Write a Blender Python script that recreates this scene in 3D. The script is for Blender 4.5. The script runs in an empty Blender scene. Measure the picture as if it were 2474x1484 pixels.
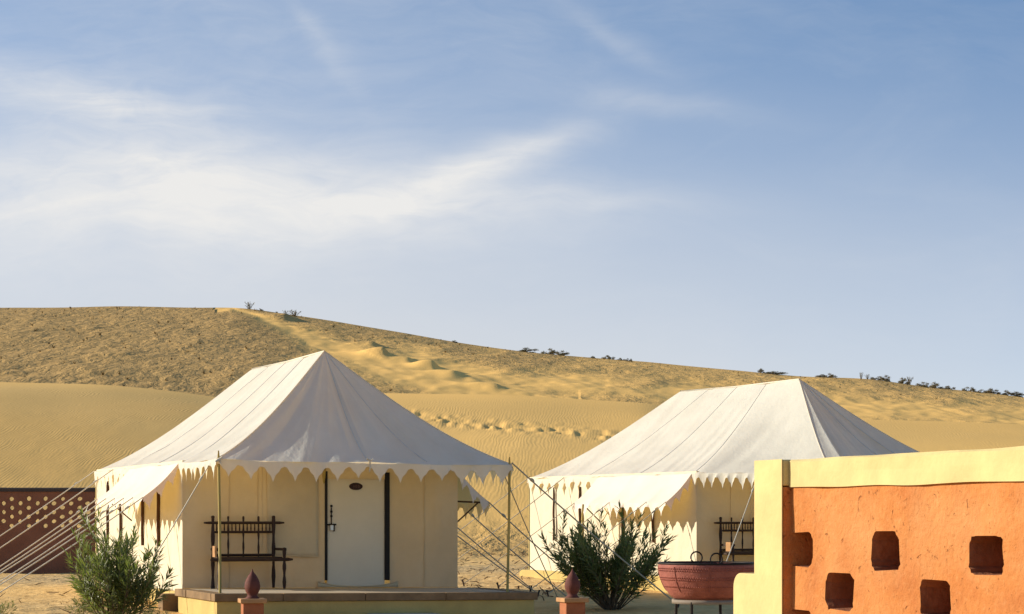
import bpy, bmesh, math, random
import numpy as np
from mathutils import Vector, Matrix, noise as mnoise

# ------------------------------------------------------------------ camera, world, sun, exposure
S = bpy.context.scene
COL = S.collection
F, CX, HY, CH = 5000.0, 1237.0, 1250.0, 1.70      # focal length, centre and horizon in photo units; eye height
R = math.radians

cam_d = bpy.data.cameras.new('camera')
cam = bpy.data.objects.new('camera', cam_d)
COL.objects.link(cam)
cam.location = (0, 0, CH)
cam.rotation_euler = (R(90), 0, 0)
cam_d.sensor_width = 36.0
cam_d.lens = 36.0 * F / 2473.0
cam_d.shift_y = (HY - 742.0) / 2473.0
cam_d.clip_start = 0.1
cam_d.clip_end = 6000
S.camera = cam

SUN_E, SUN_A = R(20.0), R(8.0)                     # elevation; degrees behind the picture plane, on the left
sdir = Vector((-math.cos(SUN_E) * math.cos(SUN_A), math.cos(SUN_E) * math.sin(SUN_A), math.sin(SUN_E)))

sun_d = bpy.data.lights.new('sun', 'SUN')
sun_d.energy = 4.0
sun_d.angle = R(0.5)
sun_d.color = (1.0, 0.90, 0.73)
sun = bpy.data.objects.new('sun', sun_d)
COL.objects.link(sun)
sun.rotation_euler = sdir.to_track_quat('Z', 'Y').to_euler()
sun.location = (-40, 10, 40)

S.view_settings.view_transform = 'Standard'
S.view_settings.look = 'None'
S.view_settings.gamma = 1.0
S.view_settings.use_curve_mapping = False
S.view_settings.exposure = 0.80


HAZE = (3.0, 2.95, 2.88, 1)


class NT:
    """small node-tree helper"""
    def __init__(s, tree):
        s.t = tree
        s.n = tree.nodes
        s.l = tree.links

    def new(s, typ, **kw):
        nd = s.n.new(typ)
        for k, v in kw.items():
            setattr(nd, k, v)
        return nd

    def put(s, sock, v):
        if hasattr(v, 'links') or isinstance(v, bpy.types.NodeSocket):
            s.l.new(v, sock)
        else:
            sock.default_value = v

    def math(s, op, a, b=0.0, c=None, clamp=False):
        nd = s.new('ShaderNodeMath', operation=op, use_clamp=clamp)
        s.put(nd.inputs[0], a)
        s.put(nd.inputs[1], b)
        if c is not None:
            s.put(nd.inputs[2], c)
        return nd.outputs[0]

    def mix(s, fac, a, b, blend='MIX'):
        nd = s.new('ShaderNodeMix', data_type='RGBA', blend_type=blend)
        s.put(nd.inputs[0], fac)
        s.put(nd.inputs[6], a)
        s.put(nd.inputs[7], b)
        return nd.outputs[2]

    def ramp(s, fac, stops, interp='LINEAR'):
        nd = s.new('ShaderNodeValToRGB')
        cr = nd.color_ramp
        cr.interpolation = interp
        while len(cr.elements) < len(stops):
            cr.elements.new(0.5)
        for e, (p, c) in zip(cr.elements, stops):
            e.position = p
            e.color = c if hasattr(c, '__len__') else (c, c, c, 1)
        s.put(nd.inputs[0], fac)
        return nd.outputs[0]

    def noise(s, vec, scale, detail=4.0, rough=0.55, dist=0.0):
        nd = s.new('ShaderNodeTexNoise')
        s.put(nd.inputs['Vector'], vec)
        s.put(nd.inputs['Scale'], scale)
        s.put(nd.inputs['Detail'], detail)
        s.put(nd.inputs['Roughness'], rough)
        s.put(nd.inputs['Distortion'], dist)
        return nd.outputs[0]

    def mapping(s, vec, scale=(1, 1, 1), rot=(0, 0, 0), loc=(0, 0, 0)):
        nd = s.new('ShaderNodeMapping')
        s.put(nd.inputs['Vector'], vec)
        nd.inputs['Scale'].default_value = scale
        nd.inputs['Rotation'].default_value = rot
        nd.inputs['Location'].default_value = loc
        return nd.outputs[0]


def make_world():
    w = bpy.data.worlds.new('World')
    S.world = w
    w.use_nodes = True
    k = NT(w.node_tree)
    k.n.clear()
    out = k.new('ShaderNodeOutputWorld')
    bg = k.new('ShaderNodeBackground')
    bg.inputs['Strength'].default_value = 0.14
    k.l.new(bg.outputs[0], out.inputs[0])
    tc = k.new('ShaderNodeTexCoord')
    sep = k.new('ShaderNodeSeparateXYZ')
    k.l.new(tc.outputs['Generated'], sep.inputs[0])
    dx, dy, dz = sep.outputs
    # sky, with the pale horizon belt kept low
    zz = k.math('MULTIPLY', k.math('MAXIMUM', dz, 0.0), 3.4)
    zz = k.math('ADD', zz, 0.05)
    comb = k.new('ShaderNodeCombineXYZ')
    for i, v in enumerate((dx, dy, zz)):
        k.put(comb.inputs[i], v)
    nrm = k.new('ShaderNodeVectorMath', operation='NORMALIZE')
    k.l.new(comb.outputs[0], nrm.inputs[0])
    sky = k.new('ShaderNodeTexSky', sky_type='NISHITA')
    sky.sun_disc = False
    sky.sun_elevation = SUN_E
    sky.sun_rotation = R(-90.0) + SUN_A
    sky.altitude = 200
    sky.air_density = 1.0
    sky.dust_density = 0.8
    sky.ozone_density = 2.4
    k.l.new(nrm.outputs[0], sky.inputs[0])
    skyc = k.mix(1.0, sky.outputs[0], (0.87, 0.985, 1.0, 1), 'MULTIPLY')
    # dusty desert air: a pale belt round the whole horizon, brighter towards the sun
    hz = k.ramp(dz, [(0.0, 1.0), (0.06, 0.92), (0.12, 0.66), (0.17, 0.32), (0.22, 0.09), (0.28, 0.0)])
    towards = k.math('ADD', k.math('MULTIPLY', dx, sdir.x), k.math('MULTIPLY', dy, sdir.y))
    tw_ = k.math('ADD', 0.80, k.math('MULTIPLY', towards, 1.0))
    hz = k.math('MULTIPLY', hz, k.math('MINIMUM', tw_, 1.0), clamp=True)
    skyc = k.mix(hz, skyc, HAZE)
    # thin cirrus: streaks stretched sideways, gathered into a bank on the left
    wn = k.new('ShaderNodeTexNoise')
    k.l.new(tc.outputs['Generated'], wn.inputs['Vector'])
    wn.inputs['Scale'].default_value = 9.0
    wn.inputs['Detail'].default_value = 4.0
    ws = k.new('ShaderNodeSeparateColor')
    k.l.new(wn.outputs['Color'], ws.inputs[0])
    ax = k.math('DIVIDE', dx, k.math('MAXIMUM', k.math('ABSOLUTE', dy), 0.05))
    az = k.math('DIVIDE', dz, k.math('MAXIMUM', k.math('ABSOLUTE', dy), 0.05))

    ax = k.math('ADD', ax, k.math('MULTIPLY', k.math('SUBTRACT', ws.outputs[0], 0.5), 0.06))
    az = k.math('ADD', az, k.math('MULTIPLY', k.math('SUBTRACT', ws.outputs[1], 0.5), 0.035))

    def blob(px, py, sx, sy, ang):
        cx, cz = (px - CX) / F, (HY - py) / F
        u = k.math('SUBTRACT', ax, cx)
        v = k.math('SUBTRACT', az, cz)
        c, s_ = math.cos(ang), math.sin(ang)
        a = k.math('ADD', k.math('MULTIPLY', u, c * F / sx), k.math('MULTIPLY', v, s_ * F / sx))
        b = k.math('ADD', k.math('MULTIPLY', u, -s_ * F / sy), k.math('MULTIPLY', v, c * F / sy))
        r2 = k.math('ADD', k.math('MULTIPLY', a, a), k.math('MULTIPLY', b, b))
        return k.math('POWER', 2.71828, k.math('MULTIPLY', r2, -1.0))

    def add(*a):
        r = a[0]
        for b in a[1:]:
            r = k.math('ADD', r, b)
        return r

    bank = add(k.math('MULTIPLY', blob(250, 150, 1300, 480, R(0)), 0.34),
               k.math('MULTIPLY', blob(560, 470, 760, 120, R(-3)), 0.92),
               k.math('MULTIPLY', blob(1170, 420, 270, 48, R(20)), 0.85),
               k.math('MULTIPLY', blob(160, 240, 380, 55, R(-10)), 0.75),
               k.math('MULTIPLY', blob(0, 560, 900, 130, R(0)), 0.50),
               k.math('MULTIPLY', blob(1640, 250, 230, 30, R(-6)), 0.24),
               k.math('MULTIPLY', blob(1500, 70, 200, 30, R(-32)), 0.17),
               k.math('MULTIPLY', blob(790, 95, 150, 20, R(-52)), 0.18),
               k.math('MULTIPLY', blob(1250, 505, 420, 36, R(2)), 0.35))
    sv = k.new('ShaderNodeCombineXYZ')
    k.put(sv.inputs[0], ax)
    k.put(sv.inputs[1], az)
    n1 = k.noise(k.mapping(sv.outputs[0], (9, 46, 1), (0, 0, R(9))), 1.0, 7, 0.6, 0.7)
    n2 = k.noise(k.mapping(sv.outputs[0], (26, 90, 1), (0, 0, R(-14)), (3, 1, 0)), 1.0, 6, 0.62, 0.9)
    n3 = k.noise(k.mapping(sv.outputs[0], (6, 14, 1), (0, 0, R(-35)), (7, 5, 0)), 1.0, 6, 0.6, 0.8)
    st = k.math('ADD', k.math('MULTIPLY', n1, 0.65), k.math('MULTIPLY', n2, 0.35))
    st = k.ramp(st, [(0.28, 0.38), (0.72, 1.0)])
    cl = k.math('MULTIPLY', bank, st)
    thin = k.ramp(n3, [(0.42, 0.0), (0.80, 0.22)])
    cl = k.math('ADD', cl, k.math('MULTIPLY', thin, n2), clamp=True)
    cl = k.math('MULTIPLY', cl, k.ramp(dy, [(0.0, 0.45), (0.4, 1.0)]), clamp=True)
    col = k.mix(cl, skyc, (3.45, 3.42, 3.36, 1))
    k.l.new(col, bg.inputs['Color'])


make_world()

# ------------------------------------------------------------------ helpers


def at(px, py, Y):
    return Vector(((px - CX) / F * Y, Y, CH + (HY - py) / F * Y))


class MB:
    def __init__(s):
        s.v = []
        s.f = []

    def quad(s, a, b, c, d):
        i = len(s.v)
        s.v += [tuple(a), tuple(b), tuple(c), tuple(d)]
        s.f.append((i, i + 1, i + 2, i + 3))

    def tri(s, a, b, c):
        i = len(s.v)
        s.v += [tuple(a), tuple(b), tuple(c)]
        s.f.append((i, i + 1, i + 2))

    def grid(s, P):
        """P: list of rows of points"""
        i0 = len(s.v)
        m = len(P[0])
        for row in P:
            s.v += [tuple(p) for p in row]
        for r in range(len(P) - 1):
            for c in range(m - 1):
                a = i0 + r * m + c
                s.f.append((a, a + 1, a + 1 + m, a + m))

    def box(s, lo, hi, M=None):
        x0, y0, z0 = lo
        x1, y1, z1 = hi
        P = [(x0, y0, z0), (x1, y0, z0), (x1, y1, z0), (x0, y1, z0), (x0, y0, z1), (x1, y0, z1), (x1, y1, z1), (x0, y1, z1)]
        if M is not None:
            P = [tuple(M @ Vector(p)) for p in P]
        i = len(s.v)
        s.v += P
        for f in ((3, 2, 1, 0), (4, 5, 6, 7), (0, 1, 5, 4), (1, 2, 6, 5), (2, 3, 7, 6), (3, 0, 4, 7)):
            s.f.append(tuple(i + q for q in f))

    def tube(s, pts, rad, n=6, cap=True):
        pts = [Vector(p) for p in pts]
        m = len(pts)
        rads = rad if hasattr(rad, '__len__') else [rad] * m
        i0 = len(s.v)
        up = Vector((0, 0, 1))
        for j, p in enumerate(pts):
            d = (pts[min(j + 1, m - 1)] - pts[max(j - 1, 0)]).normalized()
            a = d.cross(up if abs(d.z) < 0.95 else Vector((0, 1, 0))).normalized()
            b = a.cross(d)
            for q in range(n):
                t = 2 * math.pi * q / n
                s.v.append(tuple(p + (a * math.cos(t) + b * math.sin(t)) * rads[j]))
        for j in range(m - 1):
            for q in range(n):
                a = i0 + j * n + q
                b = i0 + j * n + (q + 1) % n
                s.f.append((a, b, b + n, a + n))
        if cap:
            s.f.append(tuple(i0 + q for q in range(n)))
            s.f.append(tuple(i0 + (m - 1) * n + q for q in reversed(range(n))))

    def lathe(s, prof, n=28, c=(0, 0, 0)):
        i0 = len(s.v)
        for r, z in prof:
            for q in range(n):
                t = 2 * math.pi * q / n
                s.v.append((c[0] + r * math.cos(t), c[1] + r * math.sin(t), c[2] + z))
        for j in range(len(prof) - 1):
            for q in range(n):
                a = i0 + j * n + q
                b = i0 + j * n + (q + 1) % n
                s.f.append((a, b, b + n, a + n))
        s.f.append(tuple(i0 + q for q in reversed(range(n))))
        e = i0 + (len(prof) - 1) * n
        s.f.append(tuple(e + q for q in range(n)))

    def mesh(s, name, mat, smooth=False):
        me = bpy.data.meshes.new(name)
        me.from_pydata(s.v, [], s.f)
        me.validate()
        if mat is not None:
            me.materials.append(mat)
        if smooth:
            me.polygons.foreach_set('use_smooth', [True] * len(me.polygons))
        me.update()
        return me

    def build(s, name, mat, parent=None, smooth=False, bevel=0.0):
        o = bpy.data.objects.new(name, s.mesh(name, mat, smooth))
        COL.objects.link(o)
        if parent is not None:
            o.parent = parent
        if bevel:
            b = o.modifiers.new('bevel', 'BEVEL')
            b.width = bevel
            b.segments = 2
            b.limit_method = 'ANGLE'
        return o


def thing(name, label, cat, loc=(0, 0, 0), rz=0.0, group=None):
    o = bpy.data.objects.new(name, None)
    o.empty_display_size = 0.3
    COL.objects.link(o)
    o.location = loc
    o.rotation_euler = (0, 0, rz)
    tag(o, label, cat, group)
    return o


def tag(o, label=None, cat=None, group=None, kind=None):
    if label:
        o['label'] = label
    if cat:
        o['category'] = cat
    if group:
        o['group'] = group
    if kind:
        o['kind'] = kind
    return o


def copy_tree(o, parent=None):
    c = o.copy()
    COL.objects.link(c)
    c.parent = parent
    for ch in list(o.children):
        copy_tree(ch, c)
    return c


def boolean(base, cutter, name, mat, inner=None):
    """mesh of base minus cutter (both MB)"""
    a = bpy.data.objects.new('tmp_a', base.mesh('tmp_a', mat))
    b = bpy.data.objects.new('tmp_b', cutter.mesh('tmp_b', mat))
    COL.objects.link(a)
    COL.objects.link(b)
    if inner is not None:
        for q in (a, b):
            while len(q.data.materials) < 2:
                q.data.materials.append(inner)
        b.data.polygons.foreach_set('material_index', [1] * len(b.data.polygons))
    m = a.modifiers.new('b', 'BOOLEAN')
    m.object = b
    m.operation = 'DIFFERENCE'
    m.solver = 'EXACT'
    dg = bpy.context.evaluated_depsgraph_get()
    me = bpy.data.meshes.new_from_object(a.evaluated_get(dg))
    me.name = name
    for o in (a, b):
        d = o.data
        bpy.data.objects.remove(o)
        bpy.data.meshes.remove(d)
    return me


def sstep(a, b, x):
    t = np.clip((np.asarray(x, dtype=float) - a) / (b - a), 0, 1)
    return t * t * (3 - 2 * t)


_rng = np.random.RandomState(7)
_tab = _rng.rand(256, 256)


def vnoise(x, y):
    x = np.asarray(x, float)
    y = np.asarray(y, float)
    xi = np.floor(x).astype(int)
    yi = np.floor(y).astype(int)
    fx = x - xi
    fy = y - yi
    fx = fx * fx * (3 - 2 * fx)
    fy = fy * fy * (3 - 2 * fy)
    a = _tab[xi & 255, yi & 255]
    b = _tab[(xi + 1) & 255, yi & 255]
    c = _tab[xi & 255, (yi + 1) & 255]
    d = _tab[(xi + 1) & 255, (yi + 1) & 255]
    return (a + (b - a) * fx) * (1 - fy) + (c + (d - c) * fx) * fy - 0.5


def fbm(x, y, o=3):
    r = 0
    a = 1.0
    for i in range(o):
        r = r + a * vnoise(x * 2 ** i + 13.7 * i, y * 2 ** i + 5.1 * i)
        a *= 0.5
    return r

# ------------------------------------------------------------------ materials


def mat(name, color, rough=0.85, var=0.12, scale=6.0, bump=0.0, bscale=60.0, metallic=0.0, color2=None, spec=0.25,
        translucent=None, tfac=0.0, detail=5.0, stretch=(1, 1, 1), bdist=0.01):
    m = bpy.data.materials.new(name)
    m.use_nodes = True
    k = NT(m.node_tree)
    bs = k.n['Principled BSDF']
    out = k.n['Material Output']
    tc = k.new('ShaderNodeTexCoord')
    v = k.mapping(tc.outputs['Object'], stretch)
    c2 = color2 or tuple(max(0, c * (1 - var * 2.2)) for c in color[:3])
    n = k.noise(v, scale, detail, 0.6)
    f = k.ramp(n, [(0.30, 0.0), (0.72, 1.0)])
    n2 = k.noise(v, scale * 7.3, 3, 0.6)
    col = k.mix(f, tuple(c2[:3]) + (1,), tuple(color[:3]) + (1,))
    col = k.mix(k.math('MULTIPLY', n2, 0.5 * min(1, var * 4)), col, tuple(c * 0.72 for c in color[:3]) + (1,))
    k.l.new(col, bs.inputs['Base Color'])
    bs.inputs['Roughness'].default_value = rough
    bs.inputs['Metallic'].default_value = metallic
    bs.inputs['Specular IOR Level'].default_value = spec
    if bump:
        bn = k.noise(v, bscale, 4, 0.6)
        b = k.new('ShaderNodeBump')
        b.inputs['Strength'].default_value = bump
        b.inputs['Distance'].default_value = bdist
        k.l.new(bn, b.inputs['Height'])
        k.l.new(b.outputs[0], bs.inputs['Normal'])
    if translucent:
        tr = k.new('ShaderNodeBsdfTranslucent')
        tr.inputs['Color'].default_value = tuple(translucent) + (1,)
        mx = k.new('ShaderNodeMixShader')
        mx.inputs[0].default_value = tfac
        k.l.new(bs.outputs[0], mx.inputs[1])
        k.l.new(tr.outputs[0], mx.inputs[2])
        k.l.new(mx.outputs[0], out.inputs['Surface'])
    return m


M = {}
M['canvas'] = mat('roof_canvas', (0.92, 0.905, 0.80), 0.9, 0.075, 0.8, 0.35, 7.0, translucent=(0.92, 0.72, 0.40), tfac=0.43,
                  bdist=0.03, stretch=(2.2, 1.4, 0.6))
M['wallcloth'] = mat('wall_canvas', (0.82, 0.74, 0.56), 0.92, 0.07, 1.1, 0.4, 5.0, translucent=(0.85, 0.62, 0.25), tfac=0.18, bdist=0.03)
M['shadedcloth'] = mat('shaded_front_canvas', (0.80, 0.65, 0.41), 0.92, 0.09, 1.1, 0.8, 3.2, translucent=(0.85, 0.6, 0.25), tfac=0.18, bdist=0.03)  # wall canvas again, with the porch's ochre shade put into its colour
M['awning'] = mat('awning_canvas', (0.92, 0.88, 0.80), 0.9, 0.05, 1.4, 0.2, 9.0, translucent=(0.95, 0.62, 0.18), tfac=0.34, bdist=0.03)
M['seam'] = mat('seam_tape', (0.82, 0.77, 0.68), 0.9, 0.1, 3)
M['doorcloth'] = mat('door_cream', (0.76, 0.67, 0.51), 0.8, 0.04, 1.6)
M['black'] = mat('dark_frame', (0.018, 0.013, 0.010), 0.6, 0.2, 8)
M['brownstrap'] = mat('brown_strap', (0.10, 0.045, 0.02), 0.8, 0.2, 8)
M['wood'] = mat('dark_wood', (0.060, 0.030, 0.018), 0.55, 0.25, 5, 0.3, 40, stretch=(1, 1, 0.2))
M['post'] = mat('yellow_post', (0.52, 0.38, 0.11), 0.6, 0.2, 4, 0.2, 30, stretch=(1, 1, 0.3))
M['rope'] = mat('rope', (0.55, 0.48, 0.35), 0.95, 0.15, 20)
M['whiterope'] = mat('pale_rope', (0.70, 0.63, 0.50), 0.95, 0.1, 20)
M['peg'] = mat('peg_iron', (0.08, 0.05, 0.035), 0.7, 0.2, 10)
M['coping'] = mat('brown_stone', (0.30, 0.19, 0.095), 0.85, 0.25, 3, 0.5, 25)
M['screed'] = mat('cement_floor', (0.50, 0.42, 0.31), 0.9, 0.12, 2.0, 0.3, 25)
M['yellow'] = mat('yellow_paint', (0.58, 0.43, 0.15), 0.8, 0.12, 2.0, 0.3, 25)
M['paleyellow'] = mat('pale_yellow_paint', (0.63, 0.50, 0.225), 0.85, 0.11, 4.0, 0.7, 14, bdist=0.008)
M['terracotta'] = mat('terracotta_paint', (0.42, 0.15, 0.065), 0.8, 0.2, 4, 0.3, 30)
M['cap'] = mat('pillar_cap', (0.50, 0.27, 0.12), 0.8, 0.15, 5, 0.3, 30)
M['finial'] = mat('finial_maroon', (0.16, 0.050, 0.035), 0.75, 0.25, 9, 0.5, 60)
M['iron'] = mat('iron', (0.035, 0.028, 0.024), 0.6, 0.2, 20, metallic=0.6)
M['steel'] = mat('padlock_steel', (0.62, 0.60, 0.55), 0.35, 0.1, 20, metallic=0.8)
M['plaque'] = mat('plaque', (0.05, 0.02, 0.015), 0.5, 0.2, 20)
M['lettering'] = mat('plaque_lettering', (0.16, 0.09, 0.075), 0.6, 0.1, 20)
M['brownwall'] = mat('brown_wall', (0.33, 0.14, 0.08), 0.9, 0.2, 1.2, 0.5, 14)
M['cement'] = mat('grey_coping', (0.085, 0.065, 0.055), 0.9, 0.15, 2, 0.4, 20)
M['standplate'] = mat('stand_plate', (0.28, 0.23, 0.18), 0.7, 0.15, 6)
M['twig'] = mat('dry_twig', (0.20, 0.11, 0.05), 0.9, 0.3, 9)
M['bark'] = mat('shrub_stem', (0.19, 0.14, 0.085), 0.9, 0.25, 12)
M['drygrass'] = mat('dry_grass', (0.44, 0.30, 0.12), 0.95, 0.35, 0.4)
M['seedling'] = mat('seedling_leaf', (0.13, 0.16, 0.035), 0.6, 0.2, 8, translucent=(0.2, 0.25, 0.03), tfac=0.25)


def leaf_mat(name, c, c2, tcol):
    m = mat(name, c, 0.42, 0.2, 2.5, color2=c2, translucent=tcol, tfac=0.32, spec=0.45)
    return m


M['leaf'] = leaf_mat('oleander_leaf', (0.25, 0.26, 0.085), (0.085, 0.11, 0.036), (0.27, 0.34, 0.06))
M['farleaf'] = leaf_mat('desert_shrub_leaf', (0.26, 0.19, 0.09), (0.14, 0.11, 0.055), (0.1, 0.1, 0.03))


def plaster_mat():
    m = bpy.data.materials.new('orange_plaster')
    m.use_nodes = True
    k = NT(m.node_tree)
    bs = k.n['Principled BSDF']
    tc = k.new('ShaderNodeTexCoord')
    v = tc.outputs['Object']
    n = k.noise(v, 3.2, 6, 0.6)
    col = k.ramp(n, [(0.28, (0.38, 0.125, 0.037, 1)), (0.52, (0.48, 0.180, 0.052, 1)), (0.75, (0.56, 0.240, 0.085, 1))])
    n2 = k.noise(v, 34, 5, 0.65)
    col = k.mix(k.ramp(n2, [(0.52, 0.0), (0.72, 0.5)]), col, (0.54, 0.25, 0.10, 1))
    n3 = k.noise(v, 1.7, 5, 0.65, 0.5)
    col = k.mix(k.ramp(n3, [(0.45, 0.0), (0.70, 0.55)]), col, (0.52, 0.25, 0.10, 1))
    pit = k.noise(v, 19, 4, 0.7, 0.6)
    col = k.mix(k.ramp(pit, [(0.27, 0.8), (0.37, 0.0)]), col, (0.26, 0.085, 0.03, 1))
    k.l.new(col, bs.inputs['Base Color'])
    bs.inputs['Roughness'].default_value = 0.92
    bs.inputs['Specular IOR Level'].default_value = 0.15
    h = k.math('ADD', k.math('MULTIPLY', k.noise(v, 26, 6, 0.68), 0.6), k.math('MULTIPLY', k.noise(v, 6, 4, 0.55), 0.9))
    h = k.math('ADD', h, k.math('MULTIPLY', k.ramp(pit, [(0.27, 0.0), (0.37, 1.0)]), 0.35))
    b = k.new('ShaderNodeBump')
    b.inputs['Strength'].default_value = 0.9
    b.inputs['Distance'].default_value = 0.026
    k.l.new(h, b.inputs['Height'])
    k.l.new(b.outputs[0], bs.inputs['Normal'])
    return m


M['plaster'] = plaster_mat()
M['holeshade'] = mat('hole_shade_plaster', (0.40, 0.145, 0.065), 0.95, 0.25, 9, 0.6, 30, bdist=0.02)  # inner faces of the wall holes, their shade put into a darker colour


def pot_mat():
    m = bpy.data.materials.new('red_cauldron_paint')
    m.use_nodes = True
    k = NT(m.node_tree)
    bs = k.n['Principled BSDF']
    tc = k.new('ShaderNodeTexCoord')
    v = tc.outputs['Object']
    n = k.noise(v, 5, 6, 0.6)
    col = k.ramp(n, [(0.3, (0.20, 0.050, 0.034, 1)), (0.7, (0.35, 0.105, 0.070, 1))])
    n2 = k.noise(v, 30, 4, 0.7)
    col = k.mix(k.ramp(n2, [(0.6, 0.0), (0.75, 0.35)]), col, (0.55, 0.27, 0.2, 1))
    k.l.new(col, bs.inputs['Base Color'])
    bs.inputs['Roughness'].default_value = 0.75
    b = k.new('ShaderNodeBump')
    b.inputs['Strength'].default_value = 0.7
    b.inputs['Distance'].default_value = 0.014
    k.l.new(k.noise(v, 40, 4, 0.6), b.inputs['Height'])
    k.l.new(b.outputs[0], bs.inputs['Normal'])
    return m


M['pot'] = pot_mat()


def sand_mat():
    m = bpy.data.materials.new('sand')
    m.use_nodes = True
    k = NT(m.node_tree)
    bs = k.n['Principled BSDF']
    geo = k.new('ShaderNodeNewGeometry')
    v = geo.outputs['Position']
    ar = k.new('ShaderNodeAttribute', attribute_name='zone')
    sp = k.new('ShaderNodeSeparateColor')
    k.l.new(ar.outputs['Color'], sp.inputs[0])
    rough, ripple, near = sp.outputs
    n_big = k.noise(v, 0.05, 4, 0.5)
    sand = k.ramp(n_big, [(0.3, (0.60, 0.375, 0.125, 1)), (0.7, (0.68, 0.44, 0.16, 1))])
    sand = k.mix(ripple, (0.90, 0.54, 0.165, 1), sand)
    n_mid = k.noise(v, 0.9, 6, 0.65)
    n_s = k.noise(v, 3.2, 5, 0.7)
    scrub = k.ramp(n_mid, [(0.34, (0.38, 0.24, 0.09, 1)), (0.60, (0.47, 0.30, 0.115, 1)), (0.8, (0.56, 0.37, 0.15, 1))])
    col = k.mix(rough, sand, scrub)
    trod = k.ramp(n_s, [(0.35, (0.42, 0.275, 0.125, 1)), (0.65, (0.64, 0.46, 0.235, 1))])
    col = k.mix(near, col, trod)
    k.l.new(col, bs.inputs['Base Color'])
    bs.inputs['Roughness'].default_value = 0.95
    bs.inputs['Specular IOR Level'].default_value = 0.05
    # wind ripples whose crests run away from the viewer
    wv = k.new('ShaderNodeTexWave', wave_type='BANDS', bands_direction='X', wave_profile='SIN')
    k.put(wv.inputs['Vector'], k.mapping(v, (1, 0.30, 0.3), (0, 0, R(10))))
    wv.inputs['Scale'].default_value = 1.9
    wv.inputs['Distortion'].default_value = 13.0
    wv.inputs['Detail'].default_value = 2.0
    wv.inputs['Detail Scale'].default_value = 0.55
    rmask = k.ramp(k.noise(v, 0.11, 4, 0.6), [(0.40, 0.12), (0.62, 1.0)])
    rip = k.math('MULTIPLY', wv.outputs[1], k.math('MULTIPLY', k.math('MULTIPLY', ripple, rmask), 0.010))
    # trampled, tufted slope
    rg = k.noise(k.mapping(v, (1, 0.45, 1)), 0.85, 5, 0.62, 0.4)
    rg = k.math('MULTIPLY', rg, k.math('MULTIPLY', rough, 0.50))
    nr = k.math('MULTIPLY', k.noise(v, 2.6, 5, 0.6), k.math('MULTIPLY', near, 0.16))
    fine = k.math('MULTIPLY', k.noise(v, 6, 4, 0.6), 0.012)
    h = k.math('ADD', k.math('ADD', rip, rg), k.math('ADD', nr, fine))
    b = k.new('ShaderNodeBump')
    b.inputs['Strength'].default_value = 1.0
    b.inputs['Distance'].default_value = 1.0
    k.l.new(h, b.inputs['Height'])
    k.l.new(b.outputs[0], bs.inputs['Normal'])
    return m


M['sand'] = sand_mat()

# ------------------------------------------------------------------ ground and dunes


def table(pts):
    xs = np.arange(-6000, 9000, 10.0)
    ys = np.interp(xs, [p[0] for p in pts], [p[1] for p in pts])
    kern = np.hanning(19)
    kern /= kern.sum()
    ypad = np.pad(ys, 9, mode='edge')
    return xs, np.convolve(ypad, kern, mode='valid')


TX, T1 = table([(-3000, 930), (-600, 906), (0, 910), (250, 924), (420, 940), (560, 958), (720, 962), (900, 946), (1200, 955),
                (1400, 966), (1580, 972), (1750, 1010), (2000, 1004), (2130, 1009), (2473, 1026), (3000, 1045), (6000, 1080)])
TX, T2 = table([(-3000, 760), (-600, 745), (0, 742), (300, 745), (500, 748), (545, 746), (600, 750), (680, 762), (780, 775), (1000, 810), (1150, 830),
                (1300, 848), (1640, 885), (1900, 906), (2110, 920), (2473, 958), (3200, 1000), (6000, 1060)])
Y1, Y2 = 120.0, 260.0
TENT1 = (-4.742, 33.3, 0.481, R(22.5), -0.0095)
TENT2 = (4.93, 40.64, 0.46, R(27.0), 0.0)


def terrain(X, Y):
    X = np.asarray(X, float)
    Y = np.asarray(Y, float)
    px = CX + F * X / np.maximum(Y, 30.0)
    base = 0.30 * sstep(35, 52, Y) + 0.12 * sstep(52, 72, Y)
    base = base + 0.22 * sstep(-4.9, -7.5, X) * sstep(24, 34, Y) * (1 - sstep(40, 52, Y))
    base = base + 0.05 * fbm(X * 0.35, Y * 0.35, 3) + 0.035 * fbm(X * 1.7, Y * 1.7, 2) * sstep(20, 30, Y)
    y1 = np.interp(px, TX, T1)
    y2 = np.interp(px, TX, T2)
    z1 = CH + (HY - y1) / F * Y1
    z2 = CH + (HY - y2) / F * Y2
    t = np.clip((Y - 72) / (Y1 - 72), 0, 1)
    t = np.where(t < 0.2, t * t / 0.4, t - 0.1) / 0.9
    s1 = t * (1.28 - 0.28 * t)
    z = base + (z1 - base) * s1
    a = np.clip((Y - Y1) / 28.0, 0, 1)
    z = z - 1.3 * a * a * (3 - 2 * a) * (Y > Y1)
    u = np.clip((Y - Y1 - 20) / (Y2 - Y1 - 20), 0, 1)
    u = np.where(u < 0.15, u * u / 0.3, u - 0.075) / 0.925
    z = z + (z2 - z1 + 1.3) * u * (1.22 - 0.22 * u)
    z = z - 0.03 * np.maximum(Y - Y2, 0)
    far = sstep(75, 100, Y)
    z = z + far * 0.5 * fbm(X * 0.06, Y * 0.05, 2)
    # rolls on the near dune and lumps on the far one
    z = z + sstep(128, 160, Y) * (1 - sstep(235, 262, Y)) * (0.28 * fbm(X * 0.22, Y * 0.13, 3) + 0.10 * fbm(X * 0.9, Y * 0.5, 2))
    for (mx, my, h, w, l) in MOUNDS:
        dx = X - mx
        dy = Y - my
        sh = np.where(dx < 0, np.exp(-(dx / (2.4 * w)) ** 2), np.exp(-(dx / (0.75 * w)) ** 2))
        z = z + h * sh * np.exp(-(dy / l) ** 2)
    return z


MOUNDS = []


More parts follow.
